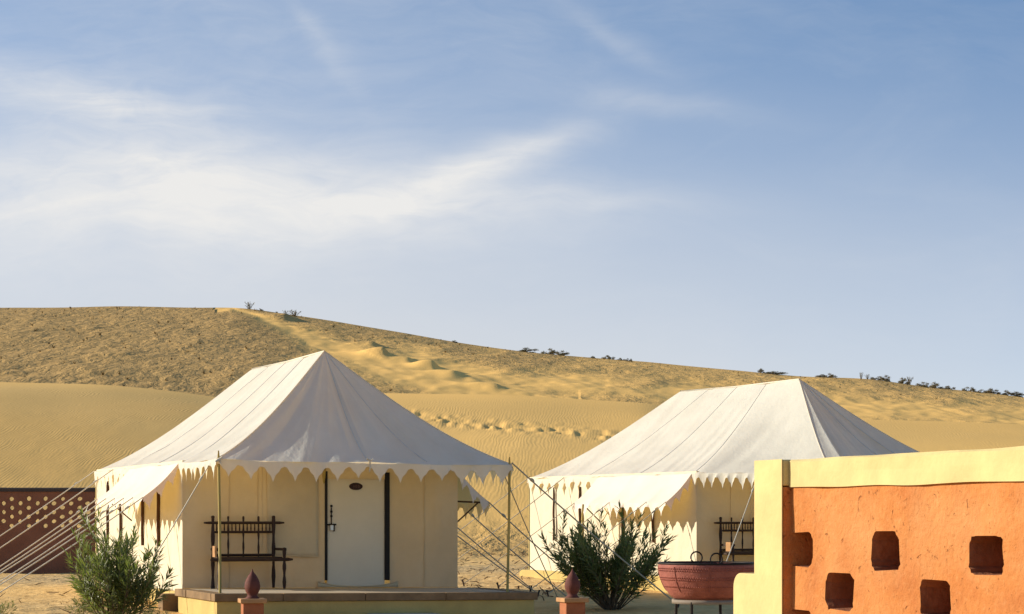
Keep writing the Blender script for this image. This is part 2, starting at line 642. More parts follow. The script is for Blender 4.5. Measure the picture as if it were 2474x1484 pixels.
def find_Y(px, py, lo, hi):
    """distance at which the ground, followed away from the viewer along this bearing, is seen at py"""
    Y = np.linspace(lo, hi, 1500)
    X = (px - CX) / F * Y
    p = HY - (terrain(X, Y) - CH) / Y * F
    i = int(np.argmin(np.abs(p - py)))
    return float(X[i]), float(Y[i])


_m = []
for (px, py, h, w, l) in [(900, 836, 0.5, 0.9, 2.5), (925, 860, 0.9, 0.8, 2.2), (985, 873, 0.4, 0.8, 2), (1045, 892, 0.85, 0.8, 2.2), (1190, 941, 0.55, 1.3, 2.2),
                          (690, 772, 0.7, 1.2, 4), (1090, 905, 0.4, 1.2, 3)]:
    x, y = find_Y(px, py, 150, 258)
    _m.append((x, y, h, w, l))
MOUNDS = _m


def make_ground():
    tc_ = np.concatenate([np.linspace(-4, -0.45, 26)[:-1], np.linspace(-0.45, -0.25, 20)[:-1], np.linspace(-0.25, 0.25, 470),
                          np.linspace(0.25, 0.45, 20)[1:], np.linspace(0.45, 4, 26)[1:]])
    Yr = np.concatenate([np.linspace(-60, 20, 25)[:-1], np.arange(20, 62, 0.16), np.linspace(62, 130, 150)[:-1], np.linspace(130, 268, 230)[:-1],
                         np.geomspace(268, 1500, 30)])
    Tg, Yg = np.meshgrid(tc_, Yr)
    Xg = Tg * np.where(Yg > 0, Yg + 25.0, 25.0 - 0.2 * Yg)
    Z = terrain(Xg, Yg)
    px = CX + F * Xg / np.maximum(Yg, 30)
    py = HY - (Z - CH) / np.maximum(Yg, 5) * F
    # footprints across the smooth dune between the tents
    path = np.interp(px, [1000, 1060, 1180, 1300, 1460, 1600], [1000, 1014, 1028, 1036, 1052, 1066])
    on = np.exp(-((py - path) / 13.0) ** 2) * (px > 990) * (px < 1640) * (Yg > 72) * (Yg < Y1)
    Z = Z + on * (0.20 * (vnoise(Xg * 3.3, Yg * 1.2) - 0.15))
    d2 = sstep(Y1 + 6, Y1 + 24, Yg)
    wob = 26 * fbm(px * 0.012, py * 0.03, 3)
    # the clean tongue of blown sand
    tl = np.interp(px, [560, 690, 800, 930, 1040, 1120, 1300], [745, 792, 838, 890, 925, 950, 990])
    tw = np.interp(px, [560, 690, 800, 930, 1040, 1120, 1300], [8, 16, 24, 30, 34, 40, 30])
    tong = np.exp(-((py - tl + wob * 0.5) / tw) ** 2) * (px > 520) * (px < 1400)
    # smoother belts to the right of it
    belt = sstep(930, 1010, px) * np.exp(-((py - np.interp(px, [900, 1300, 1700, 2473], [860, 925, 955, 1010]) + wob * 0.6) / 26.0) ** 2)
    soft = 0.45 * sstep(640, 760, px)
    rough = d2 * np.clip(1 - 1.0 * tong - 0.75 * belt - soft * (1 - 0.6 * sstep(-0.1, 0.2, fbm(px * 0.006, py * 0.02, 3))), 0.0, 1)
    rough = np.maximum(rough, sstep(62, 70, Yg) * (1 - sstep(76, 84, Yg)) * 0.85)
    ripple = sstep(74, 84, Yg) * (1 - sstep(Y1 - 6, Y1 + 6, Yg)) * np.clip(0.35 + 0.8 * sstep(650, 450, px) + 0.5 * fbm(Xg * 0.1, Yg * 0.1, 2), 0, 1)
    near = (1 - sstep(60, 74, Yg)) * np.clip(0.75 + 0.5 * fbm(Xg * 0.2, Yg * 0.2, 2), 0, 1)
    nr, nc = Xg.shape
    co = np.stack([Xg, Yg, Z], -1).reshape(-1, 3)
    idx = np.arange(nr * nc).reshape(nr, nc)
    q = np.stack([idx[:-1, :-1], idx[:-1, 1:], idx[1:, 1:], idx[1:, :-1]], -1).reshape(-1, 4)
    me = bpy.data.meshes.new('ground')
    me.vertices.add(len(co))
    me.vertices.foreach_set('co', co.ravel())
    me.loops.add(q.size)
    me.loops.foreach_set('vertex_index', q.ravel())
    me.polygons.add(len(q))
    me.polygons.foreach_set('loop_start', np.arange(0, q.size, 4))
    me.polygons.foreach_set('loop_total', np.full(len(q), 4))
    me.update(calc_edges=True)
    me.polygons.foreach_set('use_smooth', np.ones(len(q), bool))
    at_ = me.attributes.new('zone', 'FLOAT_COLOR', 'POINT')
    rgba = np.stack([rough, ripple, near, np.ones_like(rough)], -1).reshape(-1)
    at_.data.foreach_set('color', rgba.astype(np.float32))
    me.materials.append(M['sand'])
    o = bpy.data.objects.new('ground', me)
    COL.objects.link(o)
    tag(o, 'rippled desert sand rising into broad dunes behind the tents', 'sand', kind='structure')
    return Xg, Yg, Z, rough, px, py


GX, GY, GZ, GR, GPX, GPY = make_ground()


def gz(x, y):
    return float(terrain(np.array([x]), np.array([y]))[0])


# ------------------------------------------------------------------ tents
W, D, PORCH, EAVE = 5.13, 10.05, 2.5, 2.165
RF, RB, RIDGE = 2.46, 7.25, 4.175       # ridge ends and ridge height above the floor
AW, AD = 0.62, 0.60                    # awning reach and drop
AU0, AU1 = 2.62, 6.6


def ogee(t):
    """depth of the scalloped edge at phase t (0 = notch, .5 = point)"""
    t = t % 1.0
    if t > 0.5:
        t = 1 - t
    return float(np.interp(t, [0, 0.10, 0.16, 0.20, 0.24, 0.30, 0.37, 0.42, 0.45, 0.48, 0.5],
                           [0.100, 0.103, 0.125, 0.155, 0.185, 0.205, 0.225, 0.255, 0.295, 0.338, 0.350]))


def valance(mb, P, length, pitch=0.366, seed=0, swing=0.05, k=1.0):
    """hang a scalloped strip from the curve P(t), t in 0..1"""
    n = max(2, int(round(length / pitch)))
    m = n * 18
    rnd = random.Random(seed)
    ph = [rnd.uniform(-1, 1) for _ in range(n + 1)]
    cut = [rnd.uniform(0.84, 1.06) for _ in range(n + 1)]
    rows = [[], [], [], []]
    for i in range(m + 1):
        t = i / m
        p, out = P(t)
        s = t * n
        j = min(int(s), n - 1)
        d = ogee(s) * k * cut[j] * (1 + 0.03 * math.sin(s * 5 + seed))
        w = ph[j] * (1 - abs(2 * (s - j) - 1) * 0.2)
        for r, fr in enumerate((0, 0.33, 0.66, 1.0)):
            off = swing * (0.25 * fr + 0.35 * w * fr * fr + 0.12 * fr * math.sin(s * 6.283 + seed))
            rows[r].append(Vector(p) + Vector(out) * off + Vector((0, 0, -d * fr)))
    mb.grid(rows)


def pleat(s, r, A, c):
    """outward push of the front roof slope near its gathered fold"""
    if s < c:
        f = s / c
    elif s < c + 0.045:
        f = 1 - (s - c) / 0.045 * 0.70
    elif s < c + 0.10:
        f = 0.30 + 0.32 * (s - c - 0.045) / 0.055
    else:
        f = 0.62 * max(0, 1 - (s - c - 0.10) / 0.30) ** 1.5
    return A * f * r ** 0.9


def make_tent(idx, T, name_label, A, pc, FC=(0.0, 0.0)):
    ox, oy, oz, th, sh = T
    root = thing('safari_tent', name_label, 'tent', (ox, oy, oz), th, 'canvas tents on the sand')

    def L(x, u, z):
        return Vector((x, u, z + sh * x))

    rnd = random.Random(40 + idx)

    def eave_plan(u):
        """plan position of the left eave at depth u; its porch end runs to the front corner pole"""
        if u >= PORCH:
            return 0.0, u
        t = 1 - u / PORCH
        return FC[0] * t, PORCH + (FC[1] - PORCH) * t

    sag0 = 0.17
    FLc, FRc, BLc, BRc = (0, 0), (W, 0), (0, D), (W, D)

    def eave_sag(s, n=3):
        return -0.028 * abs(math.sin(s * math.pi * n)) ** 0.8

    def sagf(r):
        return -sag0 * 4 * (r ** 1.25) * (1 - r ** 1.25)

    def wr(a, b, seed):
        return mnoise.noise(Vector((a, b, seed)))

    # --- roof slopes
    def side_slope(x_e, sgn, seed):
        mb = MB()
        P = []
        nr, nc = 46, 150
        for i in range(nr + 1):
            r = i / nr
            row = []
            for j in range(nc + 1):
                s = j / nc                      # 0 back .. 1 front
                top = Vector((W / 2, RB + (RF - RB) * s, RIDGE - 0.02 * math.sin(math.pi * s)))
                ex_, eu_ = eave_plan(D * (1 - s)) if x_e == 0.0 else (x_e, D * (1 - s))
                bot = Vector((ex_, eu_, EAVE + eave_sag(s, 4)))
                p = top.lerp(bot, r)
                p.z += sagf(r)
                edge = min(1, s * 14, (1 - s) * 14)
                u = p.y
                amp = edge * (0.35 + 0.65 * r)
                dz = 0.034 * amp * wr(u * 1.5 + r * 0.8, r * 0.9, seed) + 0.020 * amp * wr(u * 4.2 + r * 2.0, r * 1.4, seed + 9)
                dz += 0.026 * amp * (0.5 - abs(wr(u * 2.4 + r * 1.2, r * 0.7, seed + 3)) * 2)
                # sewn seams running down the slope
                for us in (0.25, 0.5, 0.74):
                    dd = (s - us) * 40
                    dz -= 0.014 * amp * math.exp(-dd * dd * 6)
                    dz -= 0.030 * amp * math.exp(-dd * dd * 0.12)
                if s > 0.74:
                    dz -= 0.05 * edge * math.sin((s - 0.74) / 0.26 * math.pi) * math.sin(r * math.pi)
                p.z += dz
                row.append(L(*p))
            P.append(row)
        mb.grid(P)
        return mb

    left = side_slope(0.0, -1, 3.3 + idx)
    roof = left.build('roof_side', M['canvas'], root, True)
    right = side_slope(W, 1, 8.1 + idx)
    right.build('roof_side', M['canvas'], root, True)

    def front_eave(s):
        return Vector((FC[0] + (W - FC[0]) * s, FC[1] * (1 - s) - pleat(s, 1.0, A, pc), EAVE + eave_sag(s, 2)))

    mb = MB()
    P = []
    for i in range(56):
        r = i / 55
        row = []
        for j in range(161):
            s = j / 160
            p = Vector((W / 2, RF, RIDGE)).lerp(Vector((FC[0] + (W - FC[0]) * s, FC[1] * (1 - s), EAVE + eave_sag(s, 2))), r)
            p.z += sagf(r)
            p.y -= pleat(s, r, A, pc)
            edge = min(1, s * 12, (1 - s) * 12)
            amp = edge * (0.25 + 0.75 * r) * min(1, r * 3)
            p.y -= amp * (0.09 * wr(s * 8, r * 1.1, 5.5 + idx) + 0.045 * wr(s * 21 + r, r * 1.6, 2.5 + idx))
            p.y -= amp * 0.05 * (0.5 - abs(wr(s * 12 + 3, r * 0.8, 7.7 + idx)) * 2)
            for sc, dp in ((0.50, 0.020), (0.71, 0.012), (0.35, 0.012)):
                dd = (s - sc) * 60
                p.y += dp * amp * math.exp(-dd * dd * 0.5)
            # belly near the eave
            p.y -= 0.03 * edge * math.sin(r * math.pi) * abs(math.sin(s * math.pi * 2))
            row.append(L(*p))
        P.append(row)
    mb.grid(P)
    mb.build('roof_front', M['canvas'], root, True)
    mb = MB()
    mb.grid([[L(*(Vector((W / 2, RB, RIDGE)).lerp(Vector((W * j / 20, D, EAVE)), i / 12) + Vector((0, 0, sagf(i / 12))))) for j in range(21)]
             for i in range(13)])
    mb.build('roof_back', M['canvas'], root, True)
    # sewn seams: thin raised lines laid on the slopes
    for us in (0.25, 0.5, 0.74):
        for sl_, xe in ((left, 0.0), (right, W)):
            j = int(round(us * 150))
            mb = MB()
            mb.tube([Vector(sl_.v[i * 151 + j]) + Vector((0, 0, 0.006)) for i in range(0, 47, 2)], 0.007, 4, cap=False)
            mb.build('roof_seam', M['seam'], root, True)
    for us in (0.50, 0.71):
        j = int(round(us * 160))
        mb = MB()
        mb.tube([P[i][j] + Vector((0, -0.004, 0.006)) for i in range(2, 56, 3)], 0.007, 4, cap=False)
        mb.build('roof_seam', M['seam'], root, True)
    # ridge and hip seams
    mb = MB()
    mb.tube([L(W / 2, RF, RIDGE + 0.004), L(W / 2, (RF + RB) / 2, RIDGE - 0.018), L(W / 2, RB, RIDGE + 0.004)], 0.014, 6)
    mb.build('ridge_seam', M['canvas'], root, True)
    for (cx_, cy_, ry) in ((FC[0], FC[1], RF), (W, 0, RF)):
        mb = MB()
        pts = []
        for i in range(17):
            r = i / 16
            p = Vector((W / 2, ry, RIDGE)).lerp(Vector((cx_, cy_, EAVE)), r)
            p.z += sagf(r) + 0.003
            pts.append(L(*p))
        mb.tube(pts, 0.011, 5)
        mb.build('hip_seam', M['canvas'], root, True)

    # --- valances at the eaves
    def strip(name, fn, length, seed, **kw):
        v = MB()
        valance(v, fn, length, seed=seed, **kw)
        return v.build(name, M['canvas'], root, True)

    strip('valance', lambda t: (L(*front_eave(t)) + Vector((0, -0.006, 0)), (0, -1, 0)), W, 3 + idx, k=0.94)
    strip('valance', lambda t: (L(eave_plan(AU0 * t)[0] - 0.006, eave_plan(AU0 * t)[1], EAVE + eave_sag(1 - t * AU0 / D, 4)), (-1, 0, 0)), AU0 if idx == 0 else 5.0, 13 + idx, swing=0.10)
    strip('valance', lambda t: (L(-0.006, AU1 + (D - AU1) * t, EAVE + eave_sag(1 - (AU1 + (D - AU1) * t) / D, 4)), (-1, 0, 0)), D - AU1, 23 + idx, swing=0.08)
    strip('valance', lambda t: (L(W + 0.006, AU0 * t, EAVE), (1, 0, 0)), AU0, 33 + idx, swing=0.08)
    strip('valance', lambda t: (L(W + 0.006, AU1 + (D - AU1) * t, EAVE), (1, 0, 0)), D - AU1, 43 + idx)
    strip('valance', lambda t: (L(W * t, D + 0.006, EAVE), (0, 1, 0)), W, 53 + idx)

    # --- side awnings
    def awn_pt(sgn, u, r):
        x0 = 0 if sgn < 0 else W
        s = (u - AU0) / (AU1 - AU0)
        es = eave_sag(1 - u / D, 4)
        z = EAVE + es * (1 - r) - AD * r - 0.05 * math.sin(r * math.pi) - 0.035 * r * abs(math.sin(s * math.pi * 5)) \
            + 0.016 * r * wr(u * 2.3, r * 1.2, 1.0 + idx)
        return L(x0 + sgn * (0.004 + AW * r), u, z)

    for sgn in (-1, 1):
        mb = MB()
        mb.grid([[awn_pt(sgn, AU0 + (AU1 - AU0) * j / 90, i / 12) for j in range(91)] for i in range(13)])
        aw = mb.build('awning', M['awning'], root, True)
        v = MB()
        valance(v, lambda t: (awn_pt(sgn, AU0 + (AU1 - AU0) * t, 1.0), (sgn, 0, 0)), AU1 - AU0, seed=63 + idx + sgn, swing=0.10, k=0.92)
        v.build('awning_fringe', M['awning'], aw, True)
        # short scalloped return at the near end
        v = MB()
        valance(v, lambda t: (awn_pt(sgn, AU0 + 0.004, t), (0, -1, 0)), 1.0, seed=73 + idx + sgn, swing=0.04, k=0.85)
        v.build('awning_fringe', M['awning'], aw, True)
        x0 = 0.02 if sgn < 0 else W - 0.02
        for u in ((AU0 + 0.06, AU1 - 0.06) if sgn > 0 else (AU1 - 0.06,)):
            mb = MB()
            e = awn_pt(sgn, u, 0.98)
            mb.tube([L(x0, u, e.z - sh * x0 + 0.0), e + Vector((0, 0, -0.02))], 0.018, 6)
            mb.build('awning_strut', M['brownstrap'], root)
            mb = MB()
            mb.tube([L(x0, u, e.z - sh * x0 - 0.42), e + Vector((-sgn * 0.18, 0, -0.03))], 0.014, 6)
            mb.build('awning_brace', M['brownstrap'], root)

    # --- cloth walls
    def wall(name, p0, p1, z0, z1, seed, fold=0.022, nrm=(0, -1, 0), material='wallcloth', parent=root):
        mb = MB()
        a, b = Vector(p0), Vector(p1)
        ln = (b - a).length
        nc = max(6, int(ln * 22))
        P = []
        for i in range(25):
            r = i / 24
            row = []
            for j in range(nc + 1):
                t = j / nc
                p = a.lerp(b, t)
                e = min(1, t * 10, (1 - t) * 10)
                q = t * ln
                d = fold * e * (wr(q * 1.7, r * 0.9, seed) + 0.55 * wr(q * 4.0 + r * 1.4, r * 1.5, seed + 4) + 0.5 * wr(q * 2.2 - r * 3.2, r * 2.4, seed + 7) * (r < 2))
                row.append(L(p.x + nrm[0] * d, p.y + nrm[1] * d, z0 + (z1 - z0) * r))
            P.append(row)
        mb.grid(P)
        return mb.build(name, M[material], parent, True)

    xl, xr = 0.03, W - 0.03
    d0, d1 = 2.585, 3.80
    top = 2.20
    wall('wall_panel', (xl, PORCH, 0), (d0, PORCH, 0), 0.0, top, 11 + idx, 0.03, material='shadedcloth')
    wall('wall_panel', (d1, PORCH, 0), (xr, PORCH, 0), 0.0, top, 12 + idx, 0.05, material='shadedcloth')
    wall('wall_panel', (d0, PORCH - 0.004, 0), (d1, PORCH - 0.004, 0), 1.93, top, 13 + idx, 0.01, material='shadedcloth')
    wall('wall_side', (xl, PORCH, 0), (xl, D - 0.03, 0), -0.06, top, 14 + idx, 0.03, (-1, 0, 0))
    wall('wall_side', (xr, PORCH, 0), (xr, D - 0.03, 0), -0.06, top, 15 + idx, 0.03, (1, 0, 0))
    wall('wall_back', (xl, D - 0.03, 0), (xr, D - 0.03, 0), -0.06, top, 16 + idx, 0.03, (0, 1, 0))
    # window flaps: dark straps on the sunlit side, stitched blind on the front
    for sx, xx in ((-1, xl), (1, xr)):
        for u in (4.2, 5.5, 7.45, 8.7):
            mb = MB()
            mb.tube([L(xx + sx * 0.034, u + 0.012 * math.sin(q * 1.3 + u), 0.70 + q * 0.155) for q in range(9)], [0.03] * 8 + [0.018], 6)
            mb.build('window_strap', M['brownstrap'], root, True)
    mb = MB()
    b0, b1, zb, zt = 1.52, 2.46, 0.55, 2.12
    mb.grid([[L(b0 + (b1 - b0) * j / 14, PORCH - 0.030 + 0.012 * wr(j * 0.35, i * 0.2, 3 + idx), zb + (zt - zb) * i / 20 + 0.012 * math.sin(j * 0.45)) for j in range(15)]
             for i in range(21)])
    bl = mb.build('window_blind', M['shadedcloth'], root, True)
    sd = bl.modifiers.new('cloth', 'SOLIDIFY')
    sd.thickness = 0.012
    mb = MB()
    mb.tube([L(b0, PORCH - 0.036, zb), L((b0 + b1) / 2, PORCH - 0.040, zb + 0.01), L(b1, PORCH - 0.036, zb)], 0.011, 5)
    mb.build('blind_hem', M['shadedcloth'], bl)
    for xs, z0_, z1_ in ((0.85, 0.0, 2.12), (1.36, 0.9, 2.12), (1.44, 0.7, 2.12), (4.45, 0.0, 2.12)):
        mb = MB()
        mb.tube([L(xs + 0.006 * math.sin(q * 2.1), PORCH - 0.024, z0_ + (z1_ - z0_) * q / 8) for q in range(9)], 0.007, 5)
        mb.build('wall_seam', M['shadedcloth'], root)

    # --- door
    door = MB()
    door.box((d0 + 0.05, PORCH + 0.02, 0.01), (d1 - 0.09, PORCH + 0.055, 1.965))
    door.v = [tuple(L(*p)) for p in door.v]
    dr = door.build('door', M['doorcloth'], root, bevel=0.006)
    for (xa, xb) in ((d0 + 0.000, d0 + 0.050), (d1 - 0.095, d1 - 0.003)):
        mb = MB()
        mb.box((xa, PORCH - 0.016, 0.13), (xb, PORCH + 0.07, 2.06))
        mb.v = [tuple(L(*p)) for p in mb.v]
        mb.build('door_jamb', M['black'], root, bevel=0.008)
    # cloth sill swept across the foot of the door
    mb = MB()
    P = [[], []]
    for j in range(31):
        t = j / 30
        x = d0 - 0.14 + (d1 - d0 + 0.28) * t
        h = 0.025 + 0.09 * abs(2 * t - 1) ** 2.6
        P[0].append(L(x, PORCH - 0.045, 0.004))
        P[1].append(L(x, PORCH - 0.038, h))
    mb.grid(P)
    sl = mb.build('door_sill', M['shadedcloth'], root, True)
    sl.modifiers.new('cloth', 'SOLIDIFY').thickness = 0.012
    mb = MB()
    mb.tube([p + Vector((0, -0.006, 0)) for p in P[1]], 0.008, 5)
    mb.build('sill_hem', M['shadedcloth'], sl)
    # number plaque: dark oval with a raised rim and blurred lettering
    px_, pz_ = 3.17, 1.80
    mb = MB()
    n = 28
    for rr, y0_, y1_, nm in ((1.0, PORCH + 0.020, PORCH - 0.004, 'p'),):
        ring0 = [L(px_ + 0.128 * math.cos(2 * math.pi * q / n), y0_, pz_ + 0.066 * math.sin(2 * math.pi * q / n)) for q in range(n)]
        ring1 = [L(px_ + 0.118 * math.cos(2 * math.pi * q / n), y1_, pz_ + 0.058 * math.sin(2 * math.pi * q / n)) for q in range(n)]
        i = len(mb.v)
        mb.v += [tuple(p) for p in ring0 + ring1]
        for q in range(n):
            mb.f.append((i + q, i + (q + 1) % n, i + n + (q + 1) % n, i + n + q))
        mb.f.append(tuple(i + n + q for q in range(n)))
    pq = mb.build('number_plaque', M['plaque'], dr)
    mb = MB()
    for q in range(3):
        x = px_ - 0.045 + q * 0.045
        for (ax_, az_, bx_, bz_) in ((-0.013, -0.022, 0.013, -0.016), (-0.013, 0.016, 0.013, 0.022), (-0.013, -0.016, -0.007, 0.016), (0.007, -0.016, 0.013, 0.016)):
            if q == 0 and ax_ < 0 and bx_ > 0:
                continue
            mb.box((x + ax_, PORCH - 0.0075, pz_ + az_), (x + bx_, PORCH - 0.0035, pz_ + bz_))
    mb.v = [tuple(L(*p)) for p in mb.v]
    mb.build('plaque_lettering', M['lettering'], pq)
    # bolt, hasp and padlock
    hx = d0 + 0.125
    mb = MB()
    mb.tube([L(hx, PORCH + 0.008, 1.42), L(hx, PORCH + 0.008, 1.13)], 0.010, 6)
    for z in (1.42, 1.32, 1.24):
        mb.box((hx - 0.018, PORCH - 0.006, z - 0.018), (hx + 0.018, PORCH + 0.021, z + 0.018))
    mb.build('door_bolt', M['iron'], dr)
    mb = MB()
    mb.tube([L(hx - 0.075, PORCH - 0.008, 1.115), L(hx + 0.085, PORCH - 0.008, 1.118)], 0.016, 6)
    mb.build('hasp', M['iron'], dr)
    mb = MB()
    mb.box((hx - 0.030, PORCH - 0.035, 0.985), (hx + 0.028, PORCH - 0.006, 1.085))
    pd = mb.build('padlock', M['steel'], dr, bevel=0.006)
    mb = MB()
    mb.tube([L(hx + 0.024 * math.cos(t), PORCH - 0.020, 1.085 + 0.035 * math.sin(t)) for t in np.linspace(0, math.pi, 9)], 0.006, 5)
    mb.build('shackle', M['iron'], pd)
    mb = MB()
    mb.box((hx + 0.030, PORCH - 0.012, 0.97), (hx + 0.058, PORCH + 0.021, 1.09))
    mb.build('latch_plate', M['iron'], dr)

    # --- poles
    def pole(x, u, zt, lean=(0, 0), r=0.024, z0=-0.005):
        mb = MB()
        mb.tube([L(x + lean[0], u + lean[1], z0), L(x + lean[0] * 0.45 + 0.006, u, z0 + (zt - z0) * 0.5), L(x, u, zt - 0.14), L(x, u, zt)],
                [r, r, r * 0.95, r * 0.4], 8)
        return mb.build('pole', M['post'], root, True)

    pole(FC[0] + 0.03, FC[1] + 0.03, EAVE + 0.13, (0.03, 0.02))
    pole(W - 0.03, 0.03, EAVE + 0.13, (-0.04, 0.0))
    pole(W / 2, RF + 0.02, RIDGE - 0.03, (0, 0.45), r=0.03, z0=-0.02)
    pole(W / 2, RB, RIDGE + 0.03, r=0.03, z0=-0.02)
    pole(0.03, D - 0.05, EAVE + 0.06)
    pole(W - 0.03, D - 0.05, EAVE + 0.06)
    Mx = Matrix.Translation((ox, oy, oz)) @ Matrix.Rotation(th, 4, 'Z')
    inv = Mx.inverted()

    def ground_local(x, u):
        w = Mx @ Vector((x, u, 0))
        return gz(w.x, w.y) - oz

    if idx == 1:
        for u in (6.15,):
            e = awn_pt(-1, u, 1.0)
            mb = MB()
            mb.tube([Vector((e.x - 0.07, e.y - 0.1, ground_local(e.x - 0.07, e.y - 0.1) - 0.1)), Vector((e.x - 0.02, e.y, 1.2)), e], [0.024, 0.034, 0.028], 8)
            mb.build('awning_pole', M['post'], root, True)

    # --- guy ropes with pegs
    def guy(a, x, u, material='rope', r=0.011, sag=0.03):
        g = ground_local(x, u)
        b = Vector((x, u, g + 0.06))
        a = Vector(a)
        pts = [a.lerp(b, q / 10) + Vector((0, 0, -sag * math.sin(math.pi * q / 10))) for q in range(11)]
        mb = MB()
        mb.tube(pts, r, 5)
        ro = mb.build('guy_rope', M[material], root, True)
        mb = MB()
        k = a.lerp(b, 0.10 + 0.05 * rnd.random())
        d = (b - a).normalized()
        mb.tube([k - d * 0.05, k - d * 0.02, k + d * 0.02, k + d * 0.05], [r * 1.1, r * 2.2, r * 2.0, r * 1.1], 6)
        mb.build('rope_knot', M[material], ro, True)
        mb = MB()
        dd = Vector((b.x - a.x, b.y - a.y, 0)).normalized()
        mb.tube([Vector((x, u, g - 0.2)) - dd * 0.05, Vector((x, u, g + 0.09)) + dd * 0.03, Vector((x, u, g + 0.13)) + dd * 0.045], [0.016, 0.020, 0.026], 6)
        mb.build('tent_peg', M['peg'], root)

    lr = 'whiterope' if idx == 0 else 'rope'
    rr_ = 0.011 if idx == 0 else 0.009
    for i in range(6):
        u = AU0 + 0.02 + (AU1 - AU0 - 0.05) * i / 5
        if idx == 0 or i % 2 == 1 or i == 0:
            guy(awn_pt(-1, u, 1.0), -AW - 2.55 + 0.1 * rnd.uniform(-1, 1), u + 0.4 + 0.15 * rnd.uniform(-1, 1), lr, rr_)
        if i % 2 == 0 or i == 5:
            guy(awn_pt(1, u, 1.0), W + AW + 2.45 + 0.1 * rnd.uniform(-1, 1), u + 0.1 + 0.15 * rnd.uniform(-1, 1), 'rope', 0.013)
    guy(L(0, D, EAVE), -3.3, D + 0.3, lr)
    guy(L(0, 8.2, EAVE), -3.2, 8.6, lr)
    ga, gp = (0.42, (-1.45, 0.55)) if idx == 0 else (1.3, (-1.24, -0.08))
    guy(L(eave_plan(ga)[0], eave_plan(ga)[1], EAVE - 0.05), gp[0], gp[1], 'whiterope', 0.010)
    guy(L(W, 0.0, EAVE + 0.03), W + 3.75, 1.15 if idx == 0 else 0.6, 'rope', 0.014, 0.05)
    guy(L(W, 0.5, EAVE - 0.02), W + 1.9, 2.2, 'rope', 0.010)
    # tied bow at the middle of the front eave
    mb = MB()
    e = L(*front_eave(0.50)) + Vector((0, -0.03, 0.02))
    mb.tube([e + Vector((-0.05, 0, 0.03)), e, e + Vector((0.06, -0.01, 0.02))], [0.008, 0.022, 0.008], 6)
    mb.tube([e, e + Vector((0.01, -0.02, -0.10)), e + Vector((-0.01, -0.02, -0.19))], [0.018, 0.012, 0.006], 5)
    mb.build('eave_tie', M['whiterope'], root, True)
    mb = MB()
    e = L(FC[0] + 0.02, FC[1] - 0.02, EAVE + 0.0)
    mb.tube([e + Vector((-0.06, -0.02, -0.05)), e + Vector((0, -0.03, -0.02)), e + Vector((0.05, -0.03, 0.03))], [0.012, 0.03, 0.010], 6)
    mb.tube([e + Vector((0, -0.035, -0.02)), e + Vector((0.03, -0.035, -0.09))], [0.02, 0.006], 5)
    mb.build('eave_tie', M['whiterope'], root, True)
    return root, Mx


tent1, MX1 = make_tent(0, TENT1, 'large white canvas tent with a cream door on a stone-edged yellow platform', 0.05, 0.27)
tent2, MX2 = make_tent(1, TENT2, 'white canvas tent half hidden behind the orange wall and the red cauldron', 0.30, 0.09, (1.22, -0.55))

# ------------------------------------------------------------------ platforms


def platform(idx, T, label):
    ox, oy, oz, th, sh = T
    root = thing('tent_platform', label, 'platform', (ox, oy, oz), th, 'platforms under the tents')

    def bx(mb, lo, hi):
        i = len(mb.v)
        mb.box(lo, hi)
        mb.v[i:] = [(x, y, z + sh * x) for x, y, z in mb.v[i:]]

    x0, x1, u0, u1 = -0.115, 5.50, -0.28, 2.44
    if idx == 0:
        mb = MB()
        bx(mb, (x0 + 0.05, u0 + 0.05, -0.9), (x1 - 0.05, u1 - 0.02, -0.13))
        mb.build('base', M['yellow'], root, bevel=0.01)
        mb = MB()
        bx(mb, (x0 + 0.26, u0 + 0.27, -0.12), (x1 - 0.26, u1, -0.006))
        mb.build('floor_slab', M['screed'], root)
        rnd = random.Random(5)
        xs = [x0, 1.02, 2.42, 3.83, x1]
        for a, b in zip(xs[:-1], xs[1:]):
            mb = MB()
            e = rnd.uniform(-0.006, 0.006)
            bx(mb, (a + 0.004, u0 + e, -0.127), (b - 0.004, u0 + 0.262, -0.002 + e * 0.4))
            mb.build('coping_stone', M['coping'], root, bevel=0.010)
        for xa, xb in ((x0, x0 + 0.252), (x1 - 0.252, x1)):
            us = [u0 + 0.270, 0.85, 1.66, u1]
            for a, b in zip(us[:-1], us[1:]):
                mb = MB()
                e = rnd.uniform(-0.006, 0.006)
                bx(mb, (xa + e, a + 0.004, -0.127), (xb + e, b - 0.004, -0.002 + e * 0.4))
                mb.build('coping_stone', M['coping'], root, bevel=0.010)
        mb = MB()
        bx(mb, (2.45, u0 - 0.36, -0.9), (3.62, u0 + 0.045, -0.335))
        mb.build('step', M['screed'], root, bevel=0.012)
        mb = MB()
        bx(mb, (-0.02, u1 + 0.004, -0.7), (W + 0.02, D + 0.12, -0.065))
        mb.build('body_plinth', M['yellow'], root, bevel=0.012)
        mb = MB()
        bx(mb, (-0.30, u1 + 0.12, -0.7), (-0.03, u1 + 0.48, -0.10))
        mb.build('corner_block', M['coping'], root, bevel=0.012)
    else:
        mb = MB()
        bx(mb, (-0.14, -0.75, -0.9), (W + 0.14, D + 0.15, -0.012))
        mb.build('base', M['yellow'], root, bevel=0.015)
        mb = MB()
        bx(mb, (-0.50, 5.2, -0.9), (-0.145, 9.6, -0.20))
        mb.build('base_ledge', M['yellow'], root, bevel=0.03)
    return root


platform(0, TENT1, 'yellow plinth edged with brown stone slabs under the tent with the cream door')
platform(1, TENT2, 'low yellow plinth under the tent behind the red cauldron')

# ------------------------------------------------------------------ benches


